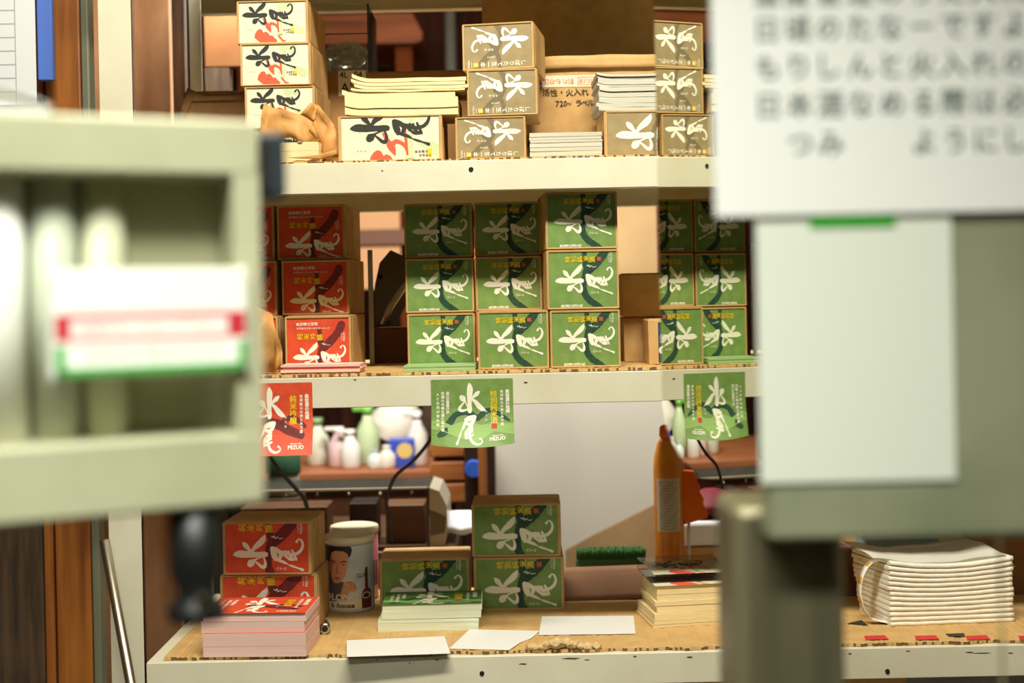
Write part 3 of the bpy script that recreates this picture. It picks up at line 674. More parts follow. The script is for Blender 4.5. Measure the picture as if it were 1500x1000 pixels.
# shaded cartons at the left and under the plastic bin
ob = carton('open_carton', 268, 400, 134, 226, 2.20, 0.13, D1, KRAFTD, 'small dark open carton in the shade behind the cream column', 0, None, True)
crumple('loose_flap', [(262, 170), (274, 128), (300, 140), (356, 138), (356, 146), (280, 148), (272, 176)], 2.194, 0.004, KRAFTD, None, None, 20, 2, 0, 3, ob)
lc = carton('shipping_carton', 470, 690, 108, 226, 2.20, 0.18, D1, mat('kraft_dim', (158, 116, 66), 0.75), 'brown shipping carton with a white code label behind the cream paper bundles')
k = Ink(0, 300, 0, 260, [mat('code_label', (222, 218, 196), 0.6), BLACK])
k.text('4L', 60, 40, 90, 1, 0, 2, 0.02); k.text('04', 215, 40, 90, 1, 0, 2, 0.02); k.text('A', 70, 170, 130, 1, 0, 2, 0.02); k.text('8UP', 205, 130, 90, 1, 0, 2, 0.02)
o = k.build('code_label', 0.046, 0.042, lc); o.location = (P(516, 122, 2.2).x - lc.location.x, -0.001, P(516, 122, 2.2).z - D1)
# clear bin on that carton
pz = P(500, 108, 2.2).z + 0.0025
bn = empty('clear_plastic_bin', (P(495, 108, 2.21).x, 2.21, pz), 0, 'clear plastic bin holding a crumpled bag and a green packet, on the shipping carton', 'bin')
bw = 0.052; bh = P(500, 6, 2.21).z - pz; m = MB()
for lo, hi in (((-bw, 0, 0), (bw, 0.002, bh)), ((-bw, 0.14, 0), (bw, 0.142, bh)), ((-bw, 0.002, 0), (-bw + 0.002, 0.14, bh)), ((bw - 0.002, 0.002, 0), (bw, 0.14, bh)), ((-bw + 0.002, 0.002, 0), (bw - 0.002, 0.14, 0.002))): m.box(lo, hi)
m.build('wall', CLEAR, bn)
MB().box((bw - 0.001, -0.001, 0.0), (bw + 0.0016, 0.003, bh), bev=0.0005).build('edge_strip', mat('smoked_edge', (52, 44, 40), 0.3), bn)
MB().box((-bw, -0.0012, bh * 0.56), (bw, 0.0002, bh * 0.575)).build('fill_line', mat('smoked_edge', (52, 44, 40), 0.3), bn)
m = MB(); r = bmesh.ops.create_icosphere(m.bm, subdivisions=4, radius=0.04)
for v in r['verts']:
    v.co = Vector((v.co.x * 0.95 + 0.010, v.co.y * 0.6 + 0.05, v.co.z * 0.62 + 0.027)) + v.co.normalized() * 0.012 * (1 - 2 * abs(noise.noise(v.co * 60)))
    v.co.z = max(v.co.z, 0.003)
    v.co.x = min(max(v.co.x, -bw + 0.003), bw - 0.003); v.co.y = max(v.co.y, 0.004)
o = m.build('crumpled_bag', glassy('polythene', (220, 216, 206), 0.35, 0.15)); o.location = bn.location
tag(o, 'crumpled clear polythene bag inside the clear plastic bin', 'bag')
m = MB().prism([(-0.04, 0.02, 0.003), (-0.018, 0.02, 0.003), (-0.026, 0.02, 0.03), (-0.036, 0.02, 0.045)], (0, 0.012, 0.0)).build('green_packet', mat('packet_green', (28, 96, 80), 0.35)); m.location = bn.location
tag(m, 'dark green triangular packet inside the clear plastic bin', 'packet')
# middle shelf, right: plain boxes
z = D2
c1 = carton('plain_carton', 914, 985, 466, 530, 2.12, 0.1, D2, KRAFTL, 'plain brown carton at the bottom of the pair behind the right green column', 0, 'plain brown cartons')
zt = D2 + c1['h'] + 0.0022
c2_ = carton('plain_carton', 911, 990, 402, 465, 2.115, 0.1, zt, KRAFTL, 'plain brown carton on top of the pair behind the right green column', 0, 'plain brown cartons')
bl = carton('blue_label_carton', 950, 1010, 469, 532, 2.03, 0.08, D2, KRAFTL, 'small kraft carton with a dark blue label half hidden by the steel panel')
k = Ink(0, 100, 0, 100, [mat('label_navy', (34, 52, 96), 0.5), IVORY, GOLD]); k.brush([(10, 70, 18), (40, 55, 22), (70, 80, 12)], 1, 2); k.brush([(40, 55, 10), (60, 30, 16)], 1, 2)
k.column('純米', 20, 50, 15, 20, 2, 90, 2)
o = k.build('label', bl['w'] * 0.72, bl['h'] * 0.9, bl); o.location = (bl['w'] * 0.1, -0.0008, bl['h'] * 0.5)
# middle shelf, the gap beside the red column
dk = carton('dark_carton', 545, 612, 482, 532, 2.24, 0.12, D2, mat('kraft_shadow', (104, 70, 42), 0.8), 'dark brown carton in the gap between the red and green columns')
bz = D2 + dk['h'] + 0.002
br = empty('metal_bracket', (P(565, 480, 2.27).x, 2.27, bz), 0, 'bent grey metal bracket leaning on the dark carton in the gap', 'bracket')
GUN = mat('gunmetal', (98, 92, 80), 0.5, 0.6)
def rel(o, u, v, Y): return P(u, v, Y) - Vector(o.location)
MB().prism([rel(br, *p, 2.27) for p in ((549, 480), (549, 418), (556, 385), (572, 366), (585, 372), (596, 380), (598, 440), (580, 476))], (0, 0.004, 0)).build('plate', GUN, br); bpl = br.children[0] if br.children else br
MB().tube([rel(br, 562, 476, 2.262), rel(br, 572, 450, 2.262), rel(br, 590, 422, 2.262), rel(br, 600, 415, 2.262)], 0.006).build('arm', mat('zinc', (178, 174, 156), 0.4, 0.7), br)
MB().lathe([(0.004, -0.002), (0.004, 0.003)], rel(br, 557, 405, 2.268), 14, axis='Y').build('hole', HOLE, bpl)
rd = empty('steel_strip', P(545, 530, 2.2), 0, 'thin grey upright steel strip between the red boxes and the bracket', 'strip')
MB().box((-0.004, 0, 0), (0.004, 0.006, 0.19), bev=0.001).build('strip', mat('zinc', (178, 174, 156), 0.4, 0.7), rd); rd.location.z = D2
# lowest shelf: two cans
def can(u0, u1, v0, v1, Y, label, front):
    a = P(u0, (v0 + v1) / 2, Y); b = P(u1, (v0 + v1) / 2, Y); r = (b.x - a.x) / 2; h = P(u0, v0, Y).z - D3
    o = empty('printed_can', ((a.x + b.x) / 2, Y, D3), 0, label, 'can', 'two printed cans')
    rl = r * 1.035
    MB().lathe([(r * 0.96, 0), (r, 0.003), (r, h - 0.012)], n=48).build('body', mat('can_body_' + ('blue' if front else 'pink'), (196, 206, 210) if front else (206, 120, 128), 0.35, c2=(176, 190, 198) if front else (192, 100, 112), scale=12), o)
    MB().lathe([(r * 0.98, h - 0.0125), (rl, h - 0.0115), (rl * 1.01, h - 0.005), (rl * 0.99, h - 0.001), (rl * 0.93, h), (rl * 0.9, h - 0.0016), (0.001, h - 0.0016)], n=48).build('lid', mat('can_lid_ivory', (224, 214, 184), 0.4), o)
    return o, r, h
Yc = G(512, 897, D3).y + 0.036
co, r, h = can(477.5, 548, 782, 897, Yc, 'front can with a printed portrait and bold lettering, pale plastic lid', True)
cr, r2, h2 = can(486, 554, 769, 880, Yc + 0.078, 'rear pink-sided can with a pale lid behind the portrait can', False)
ca = [mat('print_skyblue', (198, 206, 208), 0.4, c2=(176, 188, 194), scale=30), mat('print_skin', (214, 150, 112), 0.5), mat('print_hair', (34, 26, 24), 0.5), mat('print_skin_dim', (168, 104, 76), 0.5), mat('print_ivory', (230, 214, 176), 0.5), mat('print_ink', (26, 24, 24), 0.5), mat('print_coat', (84, 78, 86), 0.6), mat('print_bottle', (96, 40, 26), 0.4), mat('print_lips', (168, 84, 76), 0.5)]
k = Ink(84, 530, 250, 900, ca)
k.poly([(84, 250), (200, 250), (200, 900), (84, 900)], 6, 1)
k.poly([(84, 600), (180, 640), (260, 610), (300, 640), (290, 800), (84, 800)], 6, 1)
k.poly([(126, 330), (150, 300), (300, 290), (318, 360), (314, 470), (290, 560), (250, 610), (205, 640), (170, 620), (148, 560), (132, 470)], 1, 2)                 # face
k.poly([(126, 340), (160, 330), (168, 450), (160, 560), (180, 625), (150, 570), (130, 470)], 3, 3)                                   # its far cheek
k.poly([(84, 250), (345, 250), (360, 290), (345, 345), (320, 372), (318, 330), (280, 300), (200, 296), (160, 320), (138, 400), (126, 470), (110, 460), (100, 380), (84, 380)], 2, 4)   # hair
k.brush([(146, 412, 6), (172, 404, 12), (205, 414, 8)], 2, 4); k.brush([(246, 416, 8), (280, 404, 12), (308, 412, 6)], 2, 4)
k.disc(176, 432, 15, 2, 4, 6); k.disc(278, 438, 15, 2, 4, 6); k.disc(183, 431, 3, 4, 5); k.disc(285, 437, 3, 4, 5)
k.brush([(220, 420, 6), (214, 480, 10), (206, 512, 14)], 3, 4); k.brush([(196, 520, 6), (214, 528, 9), (238, 518, 6)], 3, 4)
k.brush([(176, 578, 5), (204, 570, 10), (228, 574, 9), (246, 572, 4)], 8, 4); k.brush([(178, 580, 2), (246, 575, 3)], 2, 5); k.brush([(186, 592, 3), (210, 596, 9), (236, 588, 3)], 8, 4)
k.poly([(84, 700), (150, 640), (232, 622), (250, 690), (200, 770), (84, 790)], 6, 4)                                                  # sleeve
k.poly([(270, 640), (292, 610), (340, 606), (380, 634), (398, 668), (392, 700), (360, 720), (330, 716), (300, 760), (262, 800), (236, 760), (258, 690)], 1, 4)    # hand
for p in ([(300, 618, 7), (336, 640, 8), (352, 676, 6)], [(330, 612, 7), (366, 640, 8), (378, 690, 6)], [(270, 660, 5), (310, 668, 6), (340, 700, 5)]): k.brush(p, 3, 5)
k.brush([(352, 630, 3), (374, 660, 3), (384, 690, 3)], 3, 5)
k.poly([(438, 900), (434, 760), (446, 720), (466, 690), (468, 480), (490, 480), (492, 690), (514, 730), (516, 900)], 7, 3); k.disc(474, 768, 34, 4, 4); k.disc(474, 768, 26, 2, 5)
k.text('CLUB', 440, 556, 58, 5, 0, 4, 0.02, sx=0.62)
k.poly([(84, 826), (440, 806), (440, 870), (530, 870), (530, 900), (84, 900)], 4, 2)
for i, ch in enumerate('N·LONG'): k.text(ch, (108, 146, 178, 232, 300, 372)[i], 772, 92, 4, 0, 6, 0.035)
k.text('b house', 262, 856, 70, 5, 0, 7, 0.03)
for q_ in (84,): pass
hl = h - 0.016; Rl = r + 0.0003
def canwarp(a, b, off):
    x = max(-0.97, min(0.97, a / Rl)) * Rl; rr = Rl + off; s = x / Rl
    return Vector((s * rr, -math.sqrt(max(0, 1 - s * s)) * rr, 0.004 + hl / 2 + b))
k.build('print', 2 * r * 0.97, hl - 0.004, co, warp=canwarp, res=24, thick=0, step=0.00009)
k = Ink(0, 100, 0, 100, [mat('can_pink', (214, 130, 140), 0.4), BLACK, IVORY]); k.poly([(60, 45), (100, 40), (100, 80), (60, 84)], 1, 1); k.poly([(82, 82), (96, 82), (96, 100), (82, 100)], 2, 2)
def canwarp2(a, b, off):
    rr = r2 + 0.0003 + off; s = max(-0.97, min(0.97, a / r2)); return Vector((s * rr, -math.sqrt(1 - s * s) * rr, 0.004 + (h2 - 0.02) / 2 + b))
k.build('print', 2 * r2 * 0.97, h2 - 0.02, cr, warp=canwarp2, res=16, thick=0)
# socket tip lying on the liner
q = G(476, 929, D3); so = empty('socket_bit', (q.x, q.y, D3), R(8), 'small chrome socket lying between the pink pile and the white card', 'socket')
m = MB(); m.lathe([(0.0052, 0.0), (0.0084, 0.0), (0.0084, 0.018), (0.0058, 0.022), (0.0052, 0.042), (0.0046, 0.044)], (0, 0, 0.0086), 24, axis='Y'); br_ = m.build('barrel', mat('chrome', (200, 198, 184), 0.22, 1.0), so)
MB().lathe([(0.0054, -0.0006), (0.0054, 0.004)], (0, 0, 0.0086), 6, axis='Y', smooth=False).build('hex_opening', HOLE, br_)
# brown folded board, green brush, spray bottle
fb = empty('folded_board', (P(945, 895, 2.30).x, 2.30, D3), 0, 'brown folded kraft board lying behind the white cards', 'board')
def fbg(a, b):
    x = -0.17 + 0.34 * a; return Vector((x, -0.03 + 0.05 * b, 0.046 * b + 0.003 * noise.noise((a * 5, b * 2, 1)) + (0.005 * a)))
MB().grid(fbg, 24, 6).build('sheet', mat('brown_board', (140, 98, 58), 0.75, c2=(122, 82, 46), scale=12), fb, solid=0.002)
MB().grid(lambda a, b: Vector((-0.17 + 0.34 * a, 0.02 + 0.018 * b, 0.046 + 0.005 * a - 0.044 * b)), 24, 3).build('rear_fold', mat('brown_board', (140, 98, 58), 0.75), fb, solid=0.002)
sb = empty('spray_bottle', (P(981, 800, 2.37).x, 2.371, D3), 0, 'amber spray bottle with an orange trigger standing behind the steel panel', 'bottle')
zz = lambda v: P(980, v, 2.371).z - D3
rb = 0.0265; ZT = zz(640)
MB().lathe([(rb * 0.95, 0), (rb, 0.006), (rb, zz(690)), (rb * 0.93, zz(668)), (rb * 0.7, zz(648)), (rb * 0.45, ZT)], n=32).build('body', mat('bottle_amber', (220, 144, 50), 0.3, c2=(200, 120, 36), scale=20), sb)
k = Ink(0, 100, 0, 200, [mat('bottle_label', (206, 196, 172), 0.5), mat('bottle_print', (96, 84, 66), 0.6), mat('bottle_orange', (214, 120, 26), 0.5)])
for i in range(17): k.text('使用上の注意をよく読んで'[i % 4:i % 4 + 8], 50, 14 + i * 11, 9.5, 1, 0, 2)
def bw_(a, b, off):
    th = a / rb; return Vector(((rb + 0.0004 + off) * math.sin(th), -(rb + 0.0004 + off) * math.cos(th), b))
o = k.build('label', 0.045, zz(698) - zz(775), sb, warp=bw_, res=10, thick=0); o.location = (0, 0, (zz(698) + zz(775)) / 2); o.rotation_euler = (0, 0, R(-8))
MB().lathe([(0.013, ZT), (0.015, ZT + 0.004), (0.014, ZT + 0.018), (0.009, ZT + 0.022)], n=20).build('collar', mat('trigger_orange', (236, 112, 16), 0.35), sb)
rs = lambda u, v: P(u, v, 2.361) - Vector(sb.location)
MB().prism([rs(*p) for p in ((1000, 690), (1018, 690), (1022, 698), (1021, 704), (1026, 712), (1025, 720), (1031, 730), (1030, 738), (1037, 750), (1036, 758), (1003, 768), (999, 730))], (0, 0.02, 0)).build('trigger', mat('trigger_orange', (236, 112, 16), 0.35), sb)
MB().tube([rs(1010, 764) + Vector((0, 0.01, 0)), Vector((rs(1010, 860).x, rs(1010, 860).y + 0.01, 0.001))], 0.0028).build('straw', mat('straw_white', (224, 226, 220), 0.4), sb)
gb_ = empty('green_scrub_brush', (P(895, 842, 2.375).x, 2.36, D3), 0, 'green bristle scrub brush behind the brown folded board', 'brush')
gbk = MB().box((-0.062, 0, 0), (0.062, 0.034, 0.052), bev=0.006).build('block', mat('brush_block', (40, 84, 30), 0.6), gb_)
m = MB()
for i in range(60):
    for j in range(6):
        x = -0.06 + 0.12 * i / 59; y = 0.003 + 0.028 * j / 5; m.tube([(x, y, 0.051), (x + random.uniform(-0.002, 0.002), y + random.uniform(-0.002, 0.002), 0.066 + random.uniform(0, 0.004))], 0.0011, 4)
m.build('bristles', mat('bristle_green', (42, 96, 28), 0.6), gbk)['kind'] = 'stuff'
# steel rod leaning at the left post
ra, rb_ = P(153, 790, 1.915), P(205, 1075, 1.90)
ro = empty('steel_rod', rb_, 0, 'bare steel rod leaning against the left shelf post', 'rod')
dv = (ra - rb_).normalized(); bot = rb_ + dv * (-(rb_.z) / dv.z) if dv.z else rb_
ro.location = bot; MB().tube([Vector((0, 0, 0)), ra - bot], 0.0072, 20).build('bar', mat('rod_steel', (170, 164, 146), 0.32, 1.0), ro)
# ------------------------------------------------------------------ timber at the far left
def plank(u0, u1, Y, m, label, d=0.05, v0=-60, v1=None, cat='board', grp=None, nm='timber_board', zlo=0.0):
    a = P(u0, 500, Y); b = P(u1, 500, Y); zt = min(P(u0, v0, Y).z, 2.6)
    o = MB().box((0, 0, 0), (b.x - a.x, d, zt - zlo), bev=0.003).build(nm, m); o.location = (a.x, Y, zlo); return tag(o, label, cat, grp)
gw = 'upright timbers at the left'
plank(-70, 56, 2.10, WOODD, 'weathered dark brown timber post at the left edge', 0.08, 620, None, 'post', gw, 'timber_post')
plank(57, 72, 2.10, WOODO, 'narrow orange-brown wooden batten beside the weathered post', 0.04, -60, None, 'batten', gw, 'wooden_batten')
plank(74, 126, 2.09, WOODO, 'orange-brown stained wooden post left of the shelf rack', 0.06, -60, None, 'post', gw, 'timber_post')
plank(127, 139, 2.09, mat('grey_green_strip', (122, 126, 106), 0.5), 'narrow grey-green strip beside the orange-brown post', 0.03, -60, None, 'batten', gw, 'edging_strip')
plank(140, 168, 2.44, WOODP, 'pale plywood board seen left of the rack post', 0.02, -60, None, 'board', gw)
plank(204, 258, 2.46, mat('plywood_knotty', (214, 164, 124), 0.6, c2=(170, 118, 80), scale=5, stretch=(3, 3, 0.8), detail=8), 'knotty plywood board standing behind the rack, right of the front post', 0.02, -60, None, 'board', gw)
plank(256, 280, 2.50, WOODD, 'dark upright board in the shade behind the rack', 0.02, -60, None, 'board', gw)
plank(160, 204, 2.52, WOODD, 'dark upright board behind the left front post', 0.02, -60, None, 'board', gw)
cb = empty('paper_chart', P(20, 60, 2.04), 0, 'white ruled paper sheet hanging at the upper left edge', 'paper')
k = Ink(0, 100, 0, 100, [mat('chart_white', (226, 230, 236), 0.6), mat('chart_rule', (170, 174, 176), 0.6)])
for i in range(12): k.poly([(0, 4 + i * 8), (80, 4 + i * 8), (80, 4.8 + i * 8), (0, 4.8 + i * 8)], 1, 1)
k.poly([(80, 0), (81, 0), (81, 100), (80, 100)], 1, 1)
k.build('ruled_sheet', 0.16, 0.26, cb); cb.location = P(-25, 30, 2.04)
fo = MB().box((0, 0, 0), (0.024, 0.012, 0.26), bev=0.002).build('blue_folder', mat('folder_blue', (88, 124, 214), 0.5)); fo.location = P(55, 118, 2.06)
tag(fo, 'blue folder hanging beside the ruled white paper sheet', 'folder')
# ------------------------------------------------------------------ things behind the rack
gp = empty('grey_partition', (P(840, 850, 3.25).x, 3.25, 0), 0, 'pale grey partition panel standing behind the rack', 'panel')
a = P(708, 600, 3.25).x - gp.location.x; b = P(985, 600, 3.25).x - gp.location.x
MB().box((a, 0, 0.02), (b, 0.03, 1.13), bev=0.002).build('panel', mat('partition_grey', (224, 222, 212), 0.55), gp)
MB().box((b, -0.005, 0), (b + 0.03, 0.04, 1.15)).build('frame_post', WOODR, gp); MB().box((a - 0.02, -0.005, 0), (a, 0.04, 1.15)).build('frame_post', WOODR, gp)
tl = empty('shadow_sheet', (P(900, 850, 3.15).x, 3.15, 0), 0, 'tan sheet put in for the diagonal shadow on the pale grey partition above the green brush', 'cardboard sheet')
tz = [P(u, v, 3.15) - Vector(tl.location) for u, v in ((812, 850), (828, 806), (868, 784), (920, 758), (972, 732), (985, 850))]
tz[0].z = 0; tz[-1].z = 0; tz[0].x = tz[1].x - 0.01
MB().prism(tz, (0, 0.004, 0)).build('sheet', mat('shadow_tan', (190, 158, 116), 0.75, c2=(176, 144, 102), scale=6), tl)  # added sheet; its tan colour and outline stand for a shadow on the partition
TB = 1.3 - 0.31 * 3.3 / 1.95 * 0.6
bt = empty('wooden_bench', (P(560, 720, 3.35).x, 3.35, 0), 0, 'red-brown wooden workbench in the room behind the rack', 'bench')
zb = P(560, 690, 3.35).z
MB().box((-0.75, 0, zb - 0.035), (0.19, 0.5, zb), bev=0.004).build('worktop', mat('bench_wood', (176, 110, 70), 0.5, c2=(140, 80, 48), scale=5, stretch=(0.5, 4, 4), detail=6), bt)
MB().box((-0.72, 0.02, zb - 0.16), (0.17, 0.04, zb - 0.036)).build('apron', WOODR, bt)
for x in (-0.72, 0.12):
    for y in (0.05, 0.42): MB().box((x, y, 0), (x + 0.06, y + 0.06, zb - 0.036)).build('leg', WOODR, bt)
def far_bottle(u, v0, v1, Y, r, c, label, cap=(236, 236, 230), shape=0):
    p = P(u, v1, Y); h = (v1 - v0) / F * Y; o = empty('bottle', (p.x, Y, zb), 0, label, 'bottle', 'bottles on the workbench')
    MB().lathe([(r * 0.9, 0), (r, 0.006), (r, h * 0.6), (r * 0.5, h * 0.78), (r * 0.42, h * 0.86)], n=20).build('body', mat('plastic_%d_%d_%d' % c, c, 0.35), o)
    m = MB(); m.lathe([(r * 0.46, h * 0.86), (r * 0.48, h)], n=16)
    if shape: m.box((-r * 1.3, -0.01, h * 0.92), (r * 0.5, 0.01, h * 1.02), bev=0.003)
    m.build('cap', mat('cap_%d_%d_%d' % cap, cap, 0.4), o)
far_bottle(466, 622, 690, 3.5, 0.030, (214, 216, 196), 'pale spray bottle at the left end of the bench', (130, 160, 110), 1)
far_bottle(497, 632, 690, 3.45, 0.028, (226, 196, 196), 'pinkish white spray bottle on the bench', (236, 232, 224), 1)
far_bottle(514, 634, 690, 3.42, 0.026, (232, 230, 224), 'white spray bottle beside the pinkish one', (236, 232, 224), 1)
far_bottle(540, 606, 690, 3.5, 0.030, (196, 214, 170), 'pale green bottle with a bright green top', (120, 190, 80), 1)
far_bottle(549, 662, 690, 3.4, 0.018, (216, 226, 222), 'short clear white bottle before the pale green one', (170, 190, 190))
far_bottle(567, 656, 690, 3.4, 0.022, (234, 228, 214), 'short ivory bottle next to the blue pack')
far_bottle(612, 612, 690, 3.45, 0.026, (230, 224, 214), 'tall white bottle right of the white shade', (230, 226, 220), 1)
bp_ = empty('blue_pack', (P(590, 690, 3.4).x, 3.4, zb), 0, 'blue and yellow printed pack on the bench', 'pack')
MB().box((-0.035, 0, 0), (0.03, 0.04, 0.075), bev=0.004).build('pack_body', mat('pack_blue', (60, 84, 190), 0.4), bp_); MB().lathe([(0.02, -0.001), (0.02, 0.001)], (0.006, 0, 0.045), 20, axis='Y').build('pack_print', mat('pack_yellow', (230, 200, 120), 0.5), bp_)
ls = empty('white_shade_lamp', (P(572, 690, 3.62).x, 3.62, zb), 0, 'tilted white cone shade standing behind the bottles', 'lamp')
MB().lathe([(0.05, 0), (0.05, 0.012), (0.008, 0.016), (0.008, 0.06)], n=24).build('base', mat('shade_white', (232, 226, 212), 0.6), ls)
o = MB().lathe([(0.085, 0), (0.09, 0.004), (0.045, 0.10), (0.02, 0.12)], n=28).build('shade', mat('shade_white', (232, 226, 212), 0.6), ls); o.location = (0, 0, 0.055); o.rotation_euler = (0, R(24), 0)
# slatted wooden rack, dark post and blue cap right of the bench
sr = empty('slatted_crate', (P(668, 720, 3.15).x, 3.15, zb - 0.2), 0, 'stack of orange-brown wooden slats beside the grey partition', 'crate')
for i, v in enumerate((655, 690, 722)):
    zc_ = P(668, v, 3.15).z - (zb - 0.2); MB().box((-0.06, 0, zc_ - 0.022), (0.075, 0.12, zc_ + 0.022), bev=0.003).build('slat', mat('slat_wood', (190, 118, 62), 0.5, c2=(150, 84, 40), scale=10, stretch=(0.5, 3, 3)), sr)
MB().box((-0.055, 0.09, 0.2 - zb), (-0.04, 0.118, 0.34)).build('upright', WOODD, sr); MB().box((0.058, 0.09, 0.2 - zb), (0.073, 0.118, 0.34)).build('upright', WOODD, sr)
sr.location.z = zb - 0.2
dp = MB().box((0, 0, 0), (0.07, 0.07, 1.45), bev=0.004).build('timber_column', mat('column_dark', (58, 38, 30), 0.8, spec=0.1)); dp.location = (P(676, 500, 3.0).x, 3.0, 0); tag(dp, 'dark brown timber column beside the pale grey partition', 'post')
dp2 = MB().box((0, 0, 0), (0.018, 0.04, 1.4), bev=0.003).build('wooden_batten', WOODO); dp2.location = (P(700, 650, 2.9).x, 2.9, 0); tag(dp2, 'orange wooden batten at the left edge of the grey partition', 'batten')
bc = empty('blue_bottle_cap', P(693, 690, 2.93), 0, 'bright blue round cap hanging on the dark column', 'cap'); MB().lathe([(0.018, 0), (0.02, 0.01), (0.012, 0.03)], (0, 0, 0), 20, axis='Y').build('disc', mat('cap_blue', (48, 110, 236), 0.4), bc); bc.location.y = 2.965
wb = empty('white_cloth', (P(690, 760, 2.8).x, 2.6, 0.80), 0, 'white folded cloth on a low ledge behind the green pair', 'cloth')
# clear acrylic case with rounded end standing on a low table behind the lowest shelf
tb = empty('low_table', (P(520, 815, 2.62).x, 2.50, 0), 0, 'dark wooden low table directly behind the rack', 'table')
zt2 = P(520, 806, 2.52).z
MB().box((-0.235, 0, zt2 - 0.03), (0.20, 0.42, zt2), bev=0.003).build('table_top', mat('table_dark', (96, 62, 44), 0.5, c2=(70, 44, 30), scale=6, stretch=(0.5, 4, 4)), tb)
for x in (-0.23, 0.14):
    for y in (0.03, 0.34): MB().box((x, y, 0), (x + 0.05, y + 0.05, zt2 - 0.0305)).build('leg', WOODD, tb)
wb.location = (P(688, 772, 2.62).x, 2.58, zt2 + 0.001)
MB().grid(lambda a, b: Vector((-0.05 + 0.10 * a, 0.10 * b, 0.02 + 0.025 * math.sin(b * 3.1) + 0.006 * noise.noise((a * 4, b * 5, 0)))), 12, 12).build('fold', mat('cloth_white', (232, 234, 244), 0.8), wb, solid=0.012)
ac = empty('acrylic_case', (P(500, 806, 2.53).x, 2.53, zt2 + 0.001), 0, 'clear acrylic case with rounded right end behind the cans', 'case')
x0 = P(335, 750, 2.53).x - ac.location.x; x1 = P(627, 750, 2.53).x - ac.location.x; hh = P(627, 715, 2.53).z - zt2; dd = 0.16
m = MB(); t = 0.003
m.box((x0, 0, 0), (x1, t, hh)); m.box((x0, dd - t, 0), (x1, dd, hh)); m.box((x0, t, hh - t), (x1, dd - t, hh)); m.box((x0, t, 0), (x0 + t, dd - t, hh - t))
m.build('pane', CLEAR, ac)
MB().box((x1 - 0.002, -0.002, 0), (x1 + 0.002, 0.002, hh), bev=0.0006).build('edge_strip', mat('smoked_edge', (52, 44, 40), 0.3), ac)
MB().box((x0, -0.002, hh - 0.002), (x1, 0.002, hh + 0.002), bev=0.0006).build('edge_strip', mat('acrylic_edge', (196, 186, 170), 0.3), ac)
MB().box((x0, -0.002, -0.0005), (x1, 0.002, 0.003), bev=0.0006).build('edge_strip', mat('smoked_edge', (52, 44, 40), 0.3), ac)
m = MB(); m.prism([(x1 + 0.003, 0, 0), (x1 + 0.03, 0, 0), (x1 + 0.036, 0, hh * 0.3), (x1 + 0.036, 0, hh * 0.68), (x1 + 0.022, 0, hh * 0.94), (x1 + 0.003, 0, hh)], (0, dd, 0)); m.build('end_cap', mat('end_cap_grey', (176, 168, 150), 0.3), ac)
m = MB(); m.prism([(x1 + 0.0035, -0.003, hh * 0.2), (x1 + 0.03, -0.003, hh * 0.24), (x1 + 0.034, -0.003, hh * 0.5), (x1 + 0.0035, -0.003, hh * 0.62)], (0, 0.004, 0)); m.build('cap_panel', mat('end_panel_dark', (96, 82, 68), 0.3), ac)
for i in range(6): MB().lathe([(0.003, -0.002), (0.003, 0.002)], (x0 + 0.05 + i * (x1 - x0 - 0.08) / 5, -0.003, hh - 0.008), 10, axis='Y').build('screw', mat('chrome', (200, 198, 184), 0.22, 1.0), ac)
# dark boxes inside the case
for i, (ua, ub, va, c) in enumerate(((352, 480, 742, (122, 84, 62)), (512, 552, 735, (46, 36, 32)), (565, 622, 738, (132, 92, 70)))):
    xa = P(ua, 770, 2.58).x; xb = P(ub, 770, 2.58).x; hb = P(ua, va, 2.58).z - zt2 - 0.004
    o = MB().box((-(xb - xa) / 2, 0, 0), ((xb - xa) / 2, 0.08, hb), bev=0.002).build('wooden_block', mat('block_%d' % i, c, 0.5, c2=tuple(int(q * 0.75) for q in c), scale=8, stretch=(0.5, 4, 4))); o.location = ((xa + xb) / 2, 2.58, zt2 + 0.0012)
    tag(o, ('long brown wooden block inside the left of the clear case', 'narrow dark block in the middle of the clear case', 'brown wooden block at the right of the clear case')[i], 'block', 'blocks inside the clear case')
# green jar behind the red tag, black cable
gj = empty('green_jar', (P(432, 700, 2.95).x, 2.80, zt2 + 0.001), 0, 'glass jar with a dark green lid under the red sample label', 'jar')
zj = P(432, 725, 2.8).z - zt2
MB().box((-0.035, -0.04, 0), (0.04, 0.05, zj - 0.002), bev=0.003).build('stand_block', WOODD, gj)
MB().lathe([(0.032, zj), (0.034, zj + 0.004), (0.034, zj + 0.04), (0.03, zj + 0.045)], n=24).build('glass', mat('jar_glass', (176, 186, 168), 0.2), gj); MB().lathe([(0.037, zj + 0.0455), (0.038, zj + 0.05), (0.038, zj + 0.088), (0.034, zj + 0.092)], n=24).build('lid', mat('lid_green', (50, 92, 66), 0.4), gj)
cb_ = empty('black_cable', P(640, 640, 2.42), 0, 'black cable drooping from under the middle shelf behind the green sample label', 'cable')
pts = [(652, 562, 2.409), (650, 590, 2.41), (642, 622, 2.42), (626, 650, 2.44), (604, 676, 2.46), (582, 694, 2.47), (572, 712, 2.48), (566, 735, 2.49), (572, 760, 2.50), (575, 796, 2.515)]
sp = spline([tuple(P(*p)) for p in pts], 6); MB().tube([Vector(p) - Vector(cb_.location) for p in sp], 0.0035, 8).build('wire', RUBBER, cb_)
cc = empty('black_cable', P(410, 690, 2.42), 0, 'black cable running diagonally down behind the red sample label', 'cable')
pts = [(340, 566, 2.409), (352, 600, 2.409), (372, 636, 2.41), (392, 664, 2.42), (412, 692, 2.44), (430, 712, 2.46), (446, 730, 2.48), (458, 770, 2.50), (462, 806, 2.515)]
